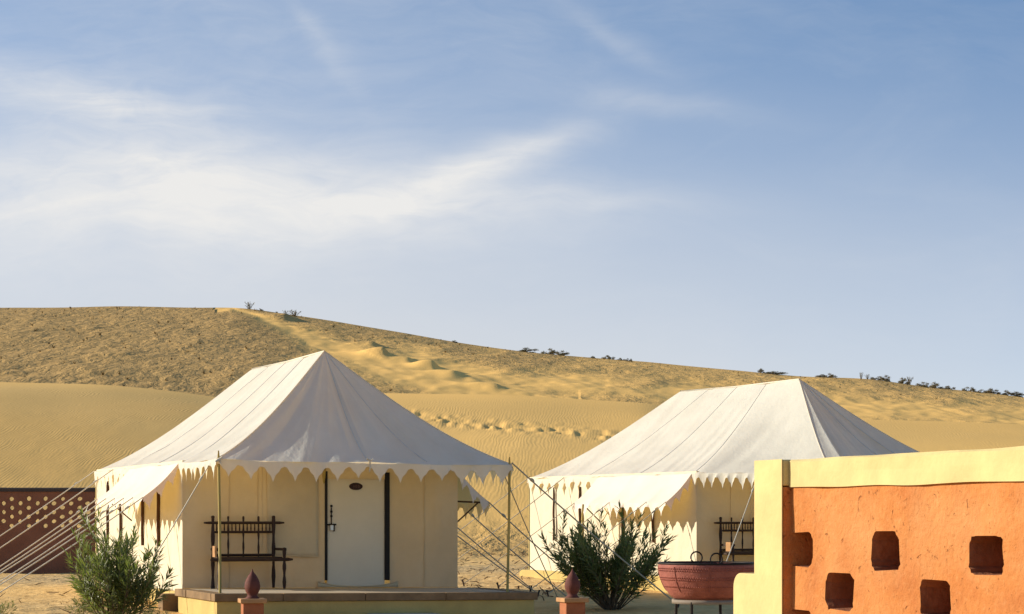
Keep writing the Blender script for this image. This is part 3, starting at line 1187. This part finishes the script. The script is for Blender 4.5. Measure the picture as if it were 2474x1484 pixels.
def make_bench():
    b = thing('bench', 'dark turned-wood bench with slatted back beside the cream door', 'bench', group='wooden benches on the porches')
    xa, xb, ub, uf = 0.53, 1.61, 2.36, 1.86
    wd = M['wood']

    def turned(x, u, z0, z1, r, name, top=0.0):
        m = MB()
        n = 13
        pts, rr = [], []
        for i in range(n):
            t = i / (n - 1)
            pts.append((x, u, z0 + (z1 - z0) * t))
            rr.append(r * (0.82 + 0.22 * math.sin(t * 17.0 + x * 3)))
        if top:
            pts += [(x, u, z1 + top * 0.6), (x, u, z1 + top)]
            rr += [r * 0.95, r * 0.45]
        m.tube(pts, rr, 8)
        return m.build(name, wd, b, True)

    def rail(p, q, r, name, sq=None):
        m = MB()
        if sq:
            lo = Vector(p)
            hi = Vector(q)
            m.box(lo, hi)
            return m.build(name, wd, b, bevel=0.006)
        m.tube([p, Vector(p).lerp(Vector(q), 0.06), Vector(p).lerp(Vector(q), 0.94), q], [r * 0.55, r, r, r * 0.55], 8)
        return m.build(name, wd, b, True)

    for x in (xa, xb):
        turned(x, ub, 0, 1.21, 0.036, 'back_post', 0.05)
        turned(x + (0.05 if x == xb else -0.02), uf, 0, 0.69, 0.034, 'front_leg', 0.02)
    xs = [xa + (xb - xa) * k / 4 for k in range(5)]
    for x in xs[1:4]:
        turned(x, ub, 0.54, 1.22, 0.020, 'back_slat', 0.03)
    rail((xa - 0.16, ub - 0.005, 1.135), (xb + 0.19, ub - 0.005, 1.135), 0.024, 'top_rail')
    rail((xa, ub, 0.975), (xb, ub, 0.975), 0.022, 'middle_rail')
    rail((xa, ub, 0.575), (xb, ub, 0.575), 0.024, 'lower_rail')
    for i in range(4):
        for k in range(3):
            x = xs[i] + (xs[i + 1] - xs[i]) * (k + 1) / 4
            m = MB()
            m.tube([(x, ub, 0.985), (x, ub, 1.03), (x, ub, 1.08), (x, ub, 1.125)], [0.009, 0.014, 0.010, 0.012], 6)
            m.build('spindle', wd, b, True)
    # seat: frame rails that run past the legs, and boards
    rail((xa - 0.17, uf, 0.505), (xb + 0.20, uf, 0.505), 0.030, 'seat_rail')
    for k in range(4):
        u = uf + 0.04 + k * 0.115
        rail((xa - 0.01, u, 0.520), (xb + 0.03, u + 0.105, 0.548), 0, 'seat_board', True)
    for x, dx in ((xa, -0.02), (xb, 0.05)):
        rail((x + dx - 0.028, uf - 0.045, 0.655), (x + dx + 0.028, ub - 0.03, 0.70), 0, 'armrest', True)
        rail((x + dx - 0.022, uf + 0.03, 0.475), (x + dx + 0.022, ub - 0.02, 0.518), 0, 'side_rail', True)
    m = MB()
    m.box((xa - 0.095, uf - 0.02, 0.55), (xa - 0.060, uf + 0.16, 0.74))
    m.build('sunlit_arm_end', M['cap'], b, bevel=0.006)  # end of the left armrest, sunlight on it painted as orange
    return b


bench = make_bench()
bench.matrix_world = MX1 @ Matrix.Translation((0, 0, -0.010))
b2 = copy_tree(bench)
b2.matrix_world = MX2 @ Matrix.Translation((0, 0, -0.010))
b2['label'] = 'dark turned-wood bench on the porch above the red cauldron'

# ------------------------------------------------------------------ gate pillars with bud finials


def pillar(px, Y, ztop, rz, label):
    x = (px - CX) / F * Y
    g = gz(x, Y)
    p = thing('garden_pillar', label, 'pillar', (x, Y, g), rz, 'low pillars with bud finials')
    h = ztop - g
    m = MB()
    m.box((-0.145, -0.145, -0.15), (0.145, 0.145, h - 0.062))
    m.build('shaft', M['terracotta'], p, bevel=0.012)
    m = MB()
    m.box((-0.185, -0.185, h - 0.062), (0.185, 0.185, h))
    m.build('cap', M['cap'], p, bevel=0.010)
    m = MB()
    prof = [(0.095, -0.004), (0.10, 0.01), (0.072, 0.03), (0.068, 0.055), (0.088, 0.085), (0.106, 0.13), (0.112, 0.175), (0.104, 0.225), (0.084, 0.275), (0.058, 0.32),
            (0.032, 0.355), (0.014, 0.38), (0.008, 0.405), (0.003, 0.415)]
    m.lathe(prof, 24, (0, 0, h))
    m.build('finial', M['finial'], p, True)


pillar(610, 29.0, CH + (HY - 1446) / F * 29.0, R(14), 'terracotta pillar with maroon bud finial before the platform steps')
pillar(1383, 29.4, CH + (HY - 1444) / F * 29.4, R(18), 'terracotta pillar with maroon bud finial beside the dark oleander')

# ------------------------------------------------------------------ cauldron on its stand
PY = 24.0
pc_ = at(1706, 1362, PY)
zb_ = CH + (HY - 1448) / F * PY
g_ = gz(pc_.x, PY)
st = thing('cauldron_stand', 'thin iron stand with a pale ring under the red cauldron', 'stand', (pc_.x, PY, g_))
m = MB()
ring = [(0.36, zb_ - g_ - 0.045), (0.40, zb_ - g_ - 0.045), (0.40, zb_ - g_ + 0.002), (0.36, zb_ - g_ + 0.002), (0.36, zb_ - g_ - 0.045)]
m.lathe(ring, 36)
m.f = m.f[:-2]
m.build('ring', M['standplate'], st, True)
for k in range(4):
    t = math.pi / 4 + k * math.pi / 2 + 0.25
    m = MB()
    m.tube([(0.385 * math.cos(t), 0.385 * math.sin(t), zb_ - g_ - 0.02), (0.40 * math.cos(t), 0.40 * math.sin(t), -0.12)], 0.017, 8)
    m.build('leg', M['iron'], st)
pot = thing('cauldron', 'wide red riveted cauldron with two iron ring handles on a stand', 'cauldron', (pc_.x, PY, zb_), R(27))
H = pc_.z - zb_
RR = 0.557
m = MB()
outer = [(0.02, 0.004), (0.30, 0.0), (0.375, 0.012), (0.43, 0.06), (0.485, 0.14), (0.525, 0.225), (0.548, 0.31), (0.556, H - 0.03), (0.556, H)]
inner = [(0.535, H), (0.535, H - 0.03), (0.525, 0.31), (0.50, 0.225), (0.46, 0.145), (0.40, 0.075), (0.30, 0.03), (0.02, 0.025)]
m.lathe(outer + inner, 64)
m.build('bowl', M['pot'], pot, True)
m = MB()
for k in range(64):
    t0, t1 = 2 * math.pi * k / 64, 2 * math.pi * (k + 1) / 64
pts = [(0.548 * math.cos(2 * math.pi * k / 64), 0.548 * math.sin(2 * math.pi * k / 64), H + 0.006) for k in range(65)]
m.tube(pts, 0.015, 6, cap=False)
m.build('rim', M['iron'], pot, True)
# rivets in bands round the bowl
m = MB()
oz_ = [p[1] for p in outer]
orr = [p[0] for p in outer]
rows = [H - 0.05, H - 0.075, H - 0.155, H - 0.18, H - 0.26]
for zi, z in enumerate(rows):
    r = float(np.interp(z, oz_[1:], orr[1:]))
    n = 120
    for k in range(n):
        t = 2 * math.pi * (k + 0.5 * (zi % 2)) / n
        c = Vector((r * math.cos(t), r * math.sin(t), z))
        e = Vector((math.cos(t), math.sin(t), 0))
        tg = Vector((-math.sin(t), math.cos(t), 0))
        i = len(m.v)
        s_ = 0.0105
        m.v += [tuple(c + tg * s_), tuple(c + Vector((0, 0, s_))), tuple(c - tg * s_), tuple(c - Vector((0, 0, s_))), tuple(c + e * 0.012)]
        for q in range(4):
            m.f.append((i + q, i + (q + 1) % 4, i + 4))
rv = m.build('rivets', M['pot'], pot)
rv['kind'] = 'stuff'
for k in range(8):
    t = 2 * math.pi * k / 8 + 0.3
    m = MB()
    for (zlo, zhi) in ((0.10, H - 0.03),):
        pp = []
        for q in range(9):
            z = zlo + (zhi - zlo) * q / 8
            r = float(np.interp(z, oz_[1:], orr[1:])) + 0.002
            pp.append((r * math.cos(t), r * math.sin(t), z))
        m.tube(pp, 0.006, 5)
    m.build('seam', M['pot'], pot, True)
for t, tilt in ((R(70), 0.10), (R(250), -0.05)):
    # ring handles, upright on the rim
    m = MB()
    c = Vector((0.535 * math.cos(t), 0.535 * math.sin(t), H + 0.062))
    tg = Vector((-math.sin(t), math.cos(t), 0))
    upv = Vector((math.cos(t) * tilt, math.sin(t) * tilt, 1)).normalized()
    m.tube([c + tg * 0.068 * math.cos(a) + upv * 0.068 * math.sin(a) for a in np.linspace(0, 2 * math.pi, 29)], 0.0095, 8, cap=False)
    m.build('ring_handle', M['iron'], pot, True)

# ------------------------------------------------------------------ orange pierced wall in the foreground
A0 = Vector((1.323, 9.83, 0))
NE = Vector((0.337, -0.9415, 0)).normalized()      # along the wall, towards the viewer
OUT = Vector((-NE.y, NE.x, 0)) * -1                # out of the sunlit face
OUT = Vector((-0.9415, -0.337, 0)).normalized()
ZT = 1.975
fw = thing('pierced_wall', 'rough orange plaster wall with square holes and a pale yellow top band', 'wall', tuple(A0))
fw.rotation_euler = (0, 0, math.atan2(NE.y, NE.x))
# local frame: +x along NE, +y = left normal of NE ; the sunlit face looks to local -y
loc_out = fw.rotation_euler.to_matrix().inverted() @ OUT
SG = 1.0 if loc_out.y > 0 else -1.0                # sign of the sunlit side in local y
LEN = 6.2


def lb(mb, x0, x1, y0, y1, z0, z1):
    """box; y counts outwards from the plastered face"""
    a, b = sorted((y0 * SG, y1 * SG))
    mb.box((x0, a, z0), (x1, b, z1))


def rough_prism(cx, cz, w, h, rnd):
    """cutter: an uneven round-cornered opening"""
    mb = MB()
    pts = []
    rc = 0.046
    for (sx, sz, a0) in ((1, 1, 0), (-1, 1, 90), (-1, -1, 180), (1, -1, 270)):
        for k in range(6):
            a = R(a0 + k * 18)
            g = 1.0 + rnd.uniform(-0.055, 0.055)
            pts.append((cx + g * (sx * (w / 2 - rc) + rc * math.cos(a)), cz + g * (sz * (h / 2 - rc) + rc * math.sin(a))))
    n = len(pts)
    i = len(mb.v)
    for d, f in ((0.08, 1.10), (-0.03, 1.0), (-0.21, 0.96)):
        mb.v += [(cx + (x - cx) * f, d * SG, cz + (z - cz) * f) for x, z in pts]
    for r_ in range(2):
        for q in range(n):
            mb.f.append((i + r_ * n + q, i + r_ * n + (q + 1) % n, i + (r_ + 1) * n + (q + 1) % n, i + (r_ + 1) * n + q))
    mb.f.append(tuple(i + q for q in reversed(range(n))))
    mb.f.append(tuple(i + 2 * n + q for q in range(n)))
    return mb


rnd = random.Random(11)
base = MB()
# subdivided slab so that the face can be uneven
nx, nz = 150, 48
yb = -0.26


def slab_pt(i, j, back):
    x = -0.20 + (LEN + 0.20) * i / nx
    z = -0.25 + (1.85 + 0.25) * j / nz
    if back:
        return (x, yb * SG, z)
    d = 0.010 * mnoise.noise(Vector((x * 2.1, z * 2.1, 1.7))) + 0.006 * mnoise.noise(Vector((x * 7, z * 7, 4.7)))
    return (x, d * SG, z)


i0 = 0
for i in range(nx + 1):
    for j in range(nz + 1):
        base.v.append(slab_pt(i, j, False))
off = len(base.v)
for (i, j) in ((0, 0), (nx, 0), (nx, nz), (0, nz)):
    base.v.append(slab_pt(i, j, True))
vid = lambda i, j: i * (nz + 1) + j
for i in range(nx):
    for j in range(nz):
        base.f.append((vid(i, j), vid(i + 1, j), vid(i + 1, j + 1), vid(i, j + 1)))
base.f.append((off + 3, off + 2, off + 1, off))
base.f.append(tuple([vid(i, 0) for i in range(nx, -1, -1)] + [off, off + 1]))
base.f.append(tuple([vid(i, nz) for i in range(nx + 1)] + [off + 2, off + 3]))
base.f.append(tuple([vid(0, j) for j in range(nz + 1)] + [off + 3, off]))
base.f.append(tuple([vid(nx, j) for j in range(nz, -1, -1)] + [off + 1, off + 2]))
cut = MB()
for row in range(6):
    z = 1.547 - row * 0.182
    x = 0.09 + (0.40 if row % 2 else 0.0)
    while x < LEN - 0.3:
        c = rough_prism(x + rnd.uniform(-0.015, 0.015), z + rnd.uniform(-0.008, 0.008), 0.235 + rnd.uniform(-0.02, 0.02), 0.160 + rnd.uniform(-0.008, 0.010), rnd)
        o_ = len(cut.v)
        cut.v += c.v
        cut.f += [tuple(q + o_ for q in f) for f in c.f]
        x += 0.80


def fix_normals(mb):
    bm = bmesh.new()
    me = bpy.data.meshes.new('t')
    me.from_pydata(mb.v, [], mb.f)
    bm.from_mesh(me)
    bmesh.ops.recalc_face_normals(bm, faces=bm.faces)
    bm.to_mesh(me)
    mb.v = [tuple(v.co) for v in me.vertices]
    mb.f = [tuple(p.vertices) for p in me.polygons]
    bm.free()
    bpy.data.meshes.remove(me)


fix_normals(base)
fix_normals(cut)
me = boolean(base, cut, 'wall_body', M['plaster'], M['holeshade'])
o = bpy.data.objects.new('wall_body', me)
COL.objects.link(o)
o.parent = fw


def soft_bar(mb, x0, x1, y0, y1, z0, z1, seed, nx=60, amp=0.005):
    """long bar whose long edges wander a little, like hand-laid render"""
    rows = []
    ring = [(y0, z0), (y1, z0), (y1, (z0 + z1) / 2), (y1, z1 - 0.012), (y1 - 0.012, z1), (y0, z1), (y0, z0)]
    for i in range(nx + 1):
        x = x0 + (x1 - x0) * i / nx
        rr = []
        for q, (y, z) in enumerate(ring):
            qq = q % 6
            dy = amp * mnoise.noise(Vector((x * 3.0, qq * 2.3, seed)))
            dz = amp * 1.3 * mnoise.noise(Vector((x * 2.2, qq * 3.7, seed + 5)))
            rr.append((x, (y + dy) * SG, z + dz))
        rows.append(rr)
    mb.grid(rows)
    for rr, rev in ((rows[0], False), (rows[-1], True)):
        i = len(mb.v)
        mb.v += rr[:6]
        f = [i + q for q in range(6)]
        mb.f.append(tuple(reversed(f) if rev else f))


mb = MB()
soft_bar(mb, 0.014, LEN, -0.275, 0.016, 1.842, ZT, 2.0, 160, 0.006)
mb.build('top_band', M['paleyellow'], fw, False)
mb = MB()
lb(mb, -0.275, 0.010, -0.275, 0.045, -0.25, 1.846)
pil_lo = mb.build('pilaster', M['plaster'], fw, bevel=0.008)
# its painted face: a thin yellow coat over the sunlit side and the head
mb = MB()
lb(mb, -0.282, 0.011, 0.0475, 0.0525, -0.25, ZT + 0.001)
mb.build('pilaster_coat', M['paleyellow'], fw, bevel=0.002)
mb = MB()
lb(mb, -0.280, 0.013, -0.28, 0.0470, 1.850, ZT - 0.001)
mb.build('pilaster_head', M['paleyellow'], fw, bevel=0.008)

# low yellow wall that continues beyond the pilaster
lw = thing('low_wall', 'low pale yellow wall end with rounded corner beside the pilaster', 'wall', tuple(A0))
lw.rotation_euler = fw.rotation_euler
mb = MB()
zl = 1.425
prof = [(-0.284, -0.25), (-0.284, zl)]
rc = 0.075
for k in range(8):
    a = R(90 + k * 90 / 7)
    prof.append((-0.545 + rc + rc * math.cos(a), zl - rc + rc * math.sin(a)))
prof.append((-0.545, -0.25))
n = len(prof)
mb.v = [(x, 0.040 * SG, z) for x, z in prof] + [(x, -0.24 * SG, z) for x, z in prof]
mb.f = [tuple(range(n)), tuple(reversed(range(n, 2 * n)))]
for q in range(n):
    mb.f.append((q, n + q, n + (q + 1) % n, (q + 1) % n))
fix_normals(mb)
mb.build('wall_end', M['paleyellow'], lw, bevel=0.008)

# ------------------------------------------------------------------ brown pierced wall on the left
BY = 52.0
xa = (-420 - CX) / F * BY
xb = (560 - CX) / F * BY
bw = thing('boundary_wall', 'dark brown boundary wall with rows of small round holes behind the ropes', 'wall', (xa, BY, 0.0), R(1.0))
zt = CH + (HY - 1178) / F * BY
base = MB()
Lw = xb - xa
base.box((0, 0, -0.4), (Lw, 0.11, zt - 0.10))
cut = MB()
rnd = random.Random(3)
hx0 = (115 / 2.698 * 0.618 - CX) / F * BY - xa
for row in range(7):
    zc = CH + (HY - (1205 + 10.9 * row)) / F * BY
    x = hx0 - 6 * 0.424 + (0.212 if row % 2 else 0.0)
    while x < Lw - 0.2:
        if x > 0.2:
            c = Vector((x + rnd.uniform(-0.012, 0.012), 0, zc + rnd.uniform(-0.006, 0.006)))
            i = len(cut.v)
            n = 8
            w_, h_ = 0.070 * rnd.uniform(0.85, 1.08), 0.056 * rnd.uniform(0.85, 1.02)
            for yy in (-0.1, 0.2):
                for q in range(n):
                    a = 2 * math.pi * (q + 0.5) / n
                    k_ = 1.0 + 0.10 * math.sin(a * 2 + x)
                    cut.v.append((c.x + w_ * k_ * math.cos(a), yy, c.z + h_ * k_ * math.sin(a)))
            for q in range(n):
                cut.f.append((i + q, i + (q + 1) % n, i + n + (q + 1) % n, i + n + q))
            cut.f.append(tuple(i + q for q in reversed(range(n))))
            cut.f.append(tuple(i + n + q for q in range(n)))
        x += 0.424
fix_normals(cut)
me = boolean(base, cut, 'wall_body', M['brownwall'])
o = bpy.data.objects.new('wall_body', me)
COL.objects.link(o)
o.parent = bw
mb = MB()
rows_ = []
for i in range(61):
    x = -0.03 + (Lw + 0.06) * i / 60
    e = 0.012 * mnoise.noise(Vector((x * 1.3, 0, 3)))
    rows_.append([(x, -0.035, zt - 0.104), (x, -0.035, zt - 0.02 + e), (x, 0.0, zt + e), (x, 0.13, zt + e), (x, 0.145, zt - 0.104)])
mb.grid(rows_)
mb.build('wall_coping', M['cement'], bw)

# ------------------------------------------------------------------ plants


def oleander(px, py, Y, width, height, label, seed, stems=46, dens=1.0, lmat='leaf', leafL=0.235, nm='oleander_shrub', cat='shrub', group='oleander shrubs'):
    x = (px - CX) / F * Y
    g = gz(x, Y)
    root = thing(nm, label, cat, (x, Y, g), 0, group)
    rnd = random.Random(seed)
    sb = MB()
    lb_ = MB()

    def leaf(p, d, L_, w, nrm):
        d = d.normalized()
        sidev = d.cross(nrm)
        if sidev.length < 1e-3:
            sidev = d.cross(Vector((1, 0, 0)))
        sidev.normalize()
        up = sidev.cross(d).normalized()
        droop = Vector((0, 0, -1)) * L_ * rnd.uniform(0.0, 0.16)
        m1 = p + d * L_ * 0.42
        tip = p + d * L_ + droop
        c = up * w * 0.35
        i = len(lb_.v)
        lb_.v += [tuple(p), tuple(m1 + sidev * w), tuple(m1 - c), tuple(m1 - sidev * w), tuple(tip)]
        lb_.f += [(i, i + 1, i + 2), (i, i + 2, i + 3), (i + 1, i + 4, i + 2), (i + 2, i + 4, i + 3)]

    def shoot(p0, d0, length, r0, depth):
        n = 9
        pts = [p0.copy()]
        d = d0.normalized()
        for k in range(n):
            d = (d + Vector((0, 0, 0.055)) + Vector((rnd.uniform(-1, 1), rnd.uniform(-1, 1), rnd.uniform(-1, 1))) * 0.07).normalized()
            pts.append(pts[-1] + d * length / n)
        rr = [r0 * (1 - 0.75 * k / n) for k in range(n + 1)]
        sb.tube(pts, rr, 4, cap=False)
        start = 0.30 if depth == 0 else 0.12
        nl = int(length / 0.034 * (1 - start) * dens)
        for q in range(nl):
            t = start + (1 - start) * (q / nl) ** 0.85
            kk = min(int(t * n), n - 1)
            a = pts[kk].lerp(pts[kk + 1], t * n - kk)
            ax = (pts[kk + 1] - pts[kk]).normalized()
            for w3 in range(3):
                ang = rnd.uniform(0, 6.283)
                e1 = ax.orthogonal().normalized()
                e2 = ax.cross(e1)
                rad = e1 * math.cos(ang) + e2 * math.sin(ang)
                open_ = rnd.uniform(0.65, 1.35) * (1.15 - 0.65 * t)
                dd = ax * math.cos(open_) + rad * math.sin(open_)
                Lf = leafL * rnd.uniform(0.65, 1.15) * (1 - 0.25 * t)
                leaf(a + rad * 0.003, dd, Lf, Lf * rnd.uniform(0.06, 0.095), ax)
                if rnd.random() < 0.35:
                    break
        if depth == 0:
            for q in range(rnd.choice((1, 2, 2, 3))):
                t = rnd.uniform(0.35, 0.8)
                kk = int(t * n)
                ax = (pts[kk + 1] - pts[kk]).normalized()
                dv = (ax + Vector((rnd.uniform(-1, 1), rnd.uniform(-1, 1), rnd.uniform(0.0, 0.7))) * 0.75)
                shoot(pts[kk], dv, length * rnd.uniform(0.3, 0.5), r0 * 0.5, 1)

    for i in range(stems):
        az = rnd.uniform(0, 6.283)
        tilt = (rnd.random() ** 0.7) * 1.05
        reach = math.sin(tilt)
        d = Vector((math.cos(az) * reach, math.sin(az) * reach, math.cos(tilt)))
        # length so that the crown fills an uneven dome
        full = 1.0 / math.sqrt((reach / (width / 2)) ** 2 + (math.cos(tilt) / height) ** 2)
        shoot(Vector((rnd.uniform(-0.10, 0.10), rnd.uniform(-0.10, 0.10), -0.04)), d, full * rnd.uniform(0.55, 1.05), 0.013 * (height / 1.7), 0)
    st_ = sb.build('stems', M['bark'], root, True)
    fo = lb_.build('foliage', M[lmat], root)
    fo['kind'] = 'stuff'
    st_['kind'] = 'stuff'
    return root


oleander(280, 1478, 31.2, 2.75, 1.60, 'tall bushy green oleander at the corner of the yellow platform', 23, 40)
oleander(1478, 1470, 38.0, 4.1, 1.66, 'tall bushy green oleander between the terracotta pillar and the cauldron', 36, 60)
oleander(208, 1466, 33.6, 0.85, 0.34, 'small sprawling light green plant on the sand near the tent ropes', 5, 16, 0.8, 'seedling', 0.10, 'young_plant', 'plant', 'small plants on the sand')
oleander(372, 1482, 30.6, 0.62, 0.40, 'small dark plant at the foot of the platform corner', 8, 22, 1.0, 'leaf', 0.10, 'young_plant', 'plant', 'small plants on the sand')
oleander(195, 1484, 31.4, 0.8, 0.30, 'low sparse plant beside the bushy oleander by the platform', 9, 14, 0.8, 'seedling', 0.09, 'young_plant', 'plant', 'small plants on the sand')
oleander(8, 1484, 32.0, 0.6, 0.28, 'low dark plant under the white tent ropes', 12, 16, 0.9, 'leaf', 0.09, 'young_plant', 'plant', 'small plants on the sand')


# desert shrubs and little trees along the skyline
def skyline_proto(seed, spread, kind):
    rnd = random.Random(seed)
    root = thing('desert_shrub', '-', 'shrub', group='shrubs along the dune crest')
    sb, lb_ = MB(), MB()
    for i in range(13):
        az = rnd.uniform(0, 6.283)
        rr = rnd.random() ** 0.6
        tip = Vector((math.cos(az) * rr * 0.5 * spread, math.sin(az) * rr * 0.5 * spread, (0.12 + 0.75 * rnd.random()) * (1 - 0.45 * rr * rr)))
        if kind == 'reed':
            tip = Vector((math.cos(az) * rr * 0.45 * spread, math.sin(az) * rr * 0.4 * spread, 0.35 + 0.65 * rnd.random()))
        sb.tube([(tip.x * 0.1, tip.y * 0.1, -0.25), tip * 0.5 + Vector((0, 0, 0.05)), tip], [0.03, 0.018, 0.006], 4, cap=False)
        for q in range(70 if kind != 'reed' else 12):
            c = tip + Vector((rnd.gauss(0, 0.11), rnd.gauss(0, 0.11), rnd.gauss(-0.05, 0.09)))
            if kind == 'reed':
                c = tip * rnd.uniform(0.3, 1.0) + Vector((rnd.gauss(0, 0.03), rnd.gauss(0, 0.03), 0))
            a = Vector((rnd.gauss(0, 1), rnd.gauss(0, 1), rnd.gauss(0, 1) + (1.5 if kind == 'reed' else 0))).normalized() * 0.10
            b = a.cross(Vector((rnd.gauss(0, 1), rnd.gauss(0, 1), rnd.gauss(0, 1)))).normalized() * 0.045
            lb_.tri(c - a, c + b, c + a)
    st_ = sb.build('stem', M['bark'], root)
    fo = lb_.build('foliage', M['farleaf'], root)
    fo['kind'] = 'stuff'
    return root


protos = {'round': [skyline_proto(1, 1.0, 'bush'), skyline_proto(2, 1.3, 'bush'), skyline_proto(3, 1.7, 'bush')], 'reed': [skyline_proto(4, 1.5, 'reed')]}
used = set()
# (px, width px, height px, kind)
sk = [(603, 26, 17, 'reed'), (712, 34, 15, 'reed'), (690, 16, 9, 'reed'), (628, 12, 6, 'round'), (1272, 44, 11, 'round'), (1328, 30, 14, 'round'), (1358, 30, 12, 'round'),
      (1098, 16, 6, 'round'), (1432, 14, 6, 'round'), (1470, 22, 10, 'round'), (1500, 14, 7, 'round'), (1518, 14, 8, 'round'),
      (1838, 18, 10, 'round'), (1870, 60, 7, 'round'), (1985, 30, 7, 'round'), (2003, 24, 11, 'round'), (2080, 12, 17, 'reed'), (2095, 14, 12, 'reed'), (2122, 30, 10, 'round'),
      (2140, 22, 15, 'round'), (2180, 22, 14, 'round'), (2196, 26, 18, 'reed'), (2230, 28, 12, 'round'), (2258, 28, 14, 'round'), (2292, 22, 9, 'round'), (2340, 26, 11, 'round'),
      (2368, 24, 9, 'round'), (2395, 34, 12, 'round'), (2428, 28, 12, 'round'), (2456, 34, 11, 'round'), (2490, 30, 12, 'round')]
rnd = random.Random(77)
for px, w_, h_, kd in sk:
    Y = 257.0 + rnd.uniform(-2, 3)
    x = (px - CX) / F * Y
    g = gz(x, Y)
    p = rnd.choice(protos[kd])
    if p.name in used:
        o = copy_tree(p)
    else:
        o = p
        used.add(p.name)
    o.location = (x, Y, g - 0.05)
    sw, shh = w_ / F * Y, h_ / F * Y
    o.scale = (sw / 1.25, sw / 1.25, shh * 1.25)
    o.rotation_euler = (0, 0, rnd.uniform(0, 6.28))
    if kd == 'reed':
        lab = 'sparse upright desert shrub with thin stalks on the dune crest'
    elif px < 1700:
        lab = 'low dark desert shrub on the dune crest above the gap between the tents'
    else:
        lab = 'low dark desert shrub on the dune crest above the orange wall'
    o['label'] = lab
    o['group'] = lab.replace('shrub', 'shrubs', 1)
for lst in protos.values():
    for p in lst:
        if p.name not in used:
            for c in list(p.children):
                bpy.data.objects.remove(c)
            bpy.data.objects.remove(p)

# dry tufts on the trampled far slope
rs = np.random.RandomState(4)
mask = (GR > 0.5) & (GY > 140) & (GY < 258) & (GPX > -250) & (GPX < 2750)
ii = np.argwhere(mask)
area = (GY[mask] ** 1.0)
pick = ii[rs.choice(len(ii), 600, replace=False, p=area / area.sum())]
mb = MB()
rnd = random.Random(9)
for (a, b) in pick:
    c = Vector((GX[a, b] + rnd.uniform(-0.2, 0.2), GY[a, b] + rnd.uniform(-0.2, 0.2), GZ[a, b] - 0.04))
    s_ = rnd.uniform(0.12, 0.34) * (0.7 if c.x > 0 else 1.0)
    for q in range(5):
        az = rnd.uniform(0, 6.283)
        t = Vector((math.cos(az) * 0.8, math.sin(az) * 0.8, rnd.uniform(0.6, 1.2))) * s_
        sd_ = Vector((-math.sin(az), math.cos(az), 0)) * s_ * 0.28
        mb.tri(c - sd_, c + sd_, c + t)
o = mb.build('dry_grass', M['drygrass'])
tag(o, 'sparse dry grass tufts scattered over the far dune slope', 'grass', kind='stuff')

# scrub belt and dry twigs on the ground between the tents
mb = MB()
for q in range(230):
    px = rnd.uniform(1080, 1420)
    Y = rnd.choice((rnd.uniform(40, 60), rnd.uniform(60, 76)))
    x = (px - CX) / F * Y
    g = gz(x, Y)
    az = rnd.uniform(0, 6.283)
    L_ = rnd.uniform(0.08, 0.30)
    el = rnd.uniform(-0.05, 0.7)
    a = Vector((x, Y, g - 0.02))
    d = Vector((math.cos(az) * math.cos(el), math.sin(az) * math.cos(el), math.sin(el))) * L_
    k_ = Vector((rnd.uniform(-1, 1), rnd.uniform(-1, 1), rnd.uniform(0, 1))) * 0.06
    mb.tube([a, a + d * 0.5 + k_, a + d], [0.014, 0.010, 0.004], 4)
for q in range(60):
    px = rnd.uniform(-150, 330)
    Y = rnd.uniform(30, 50)
    x = (px - CX) / F * Y
    g = gz(x, Y)
    az = rnd.uniform(0, 6.283)
    L_ = rnd.uniform(0.08, 0.3)
    a = Vector((x, Y, g - 0.01))
    d = Vector((math.cos(az), math.sin(az), rnd.uniform(0, 0.5))) * L_
    mb.tube([a, a + d * 0.5, a + d], [0.010, 0.008, 0.004], 4)
o = mb.build('dry_twigs', M['twig'])
tag(o, 'scattered dry twigs lying on the trampled sand between the tents', 'twigs', kind='stuff')
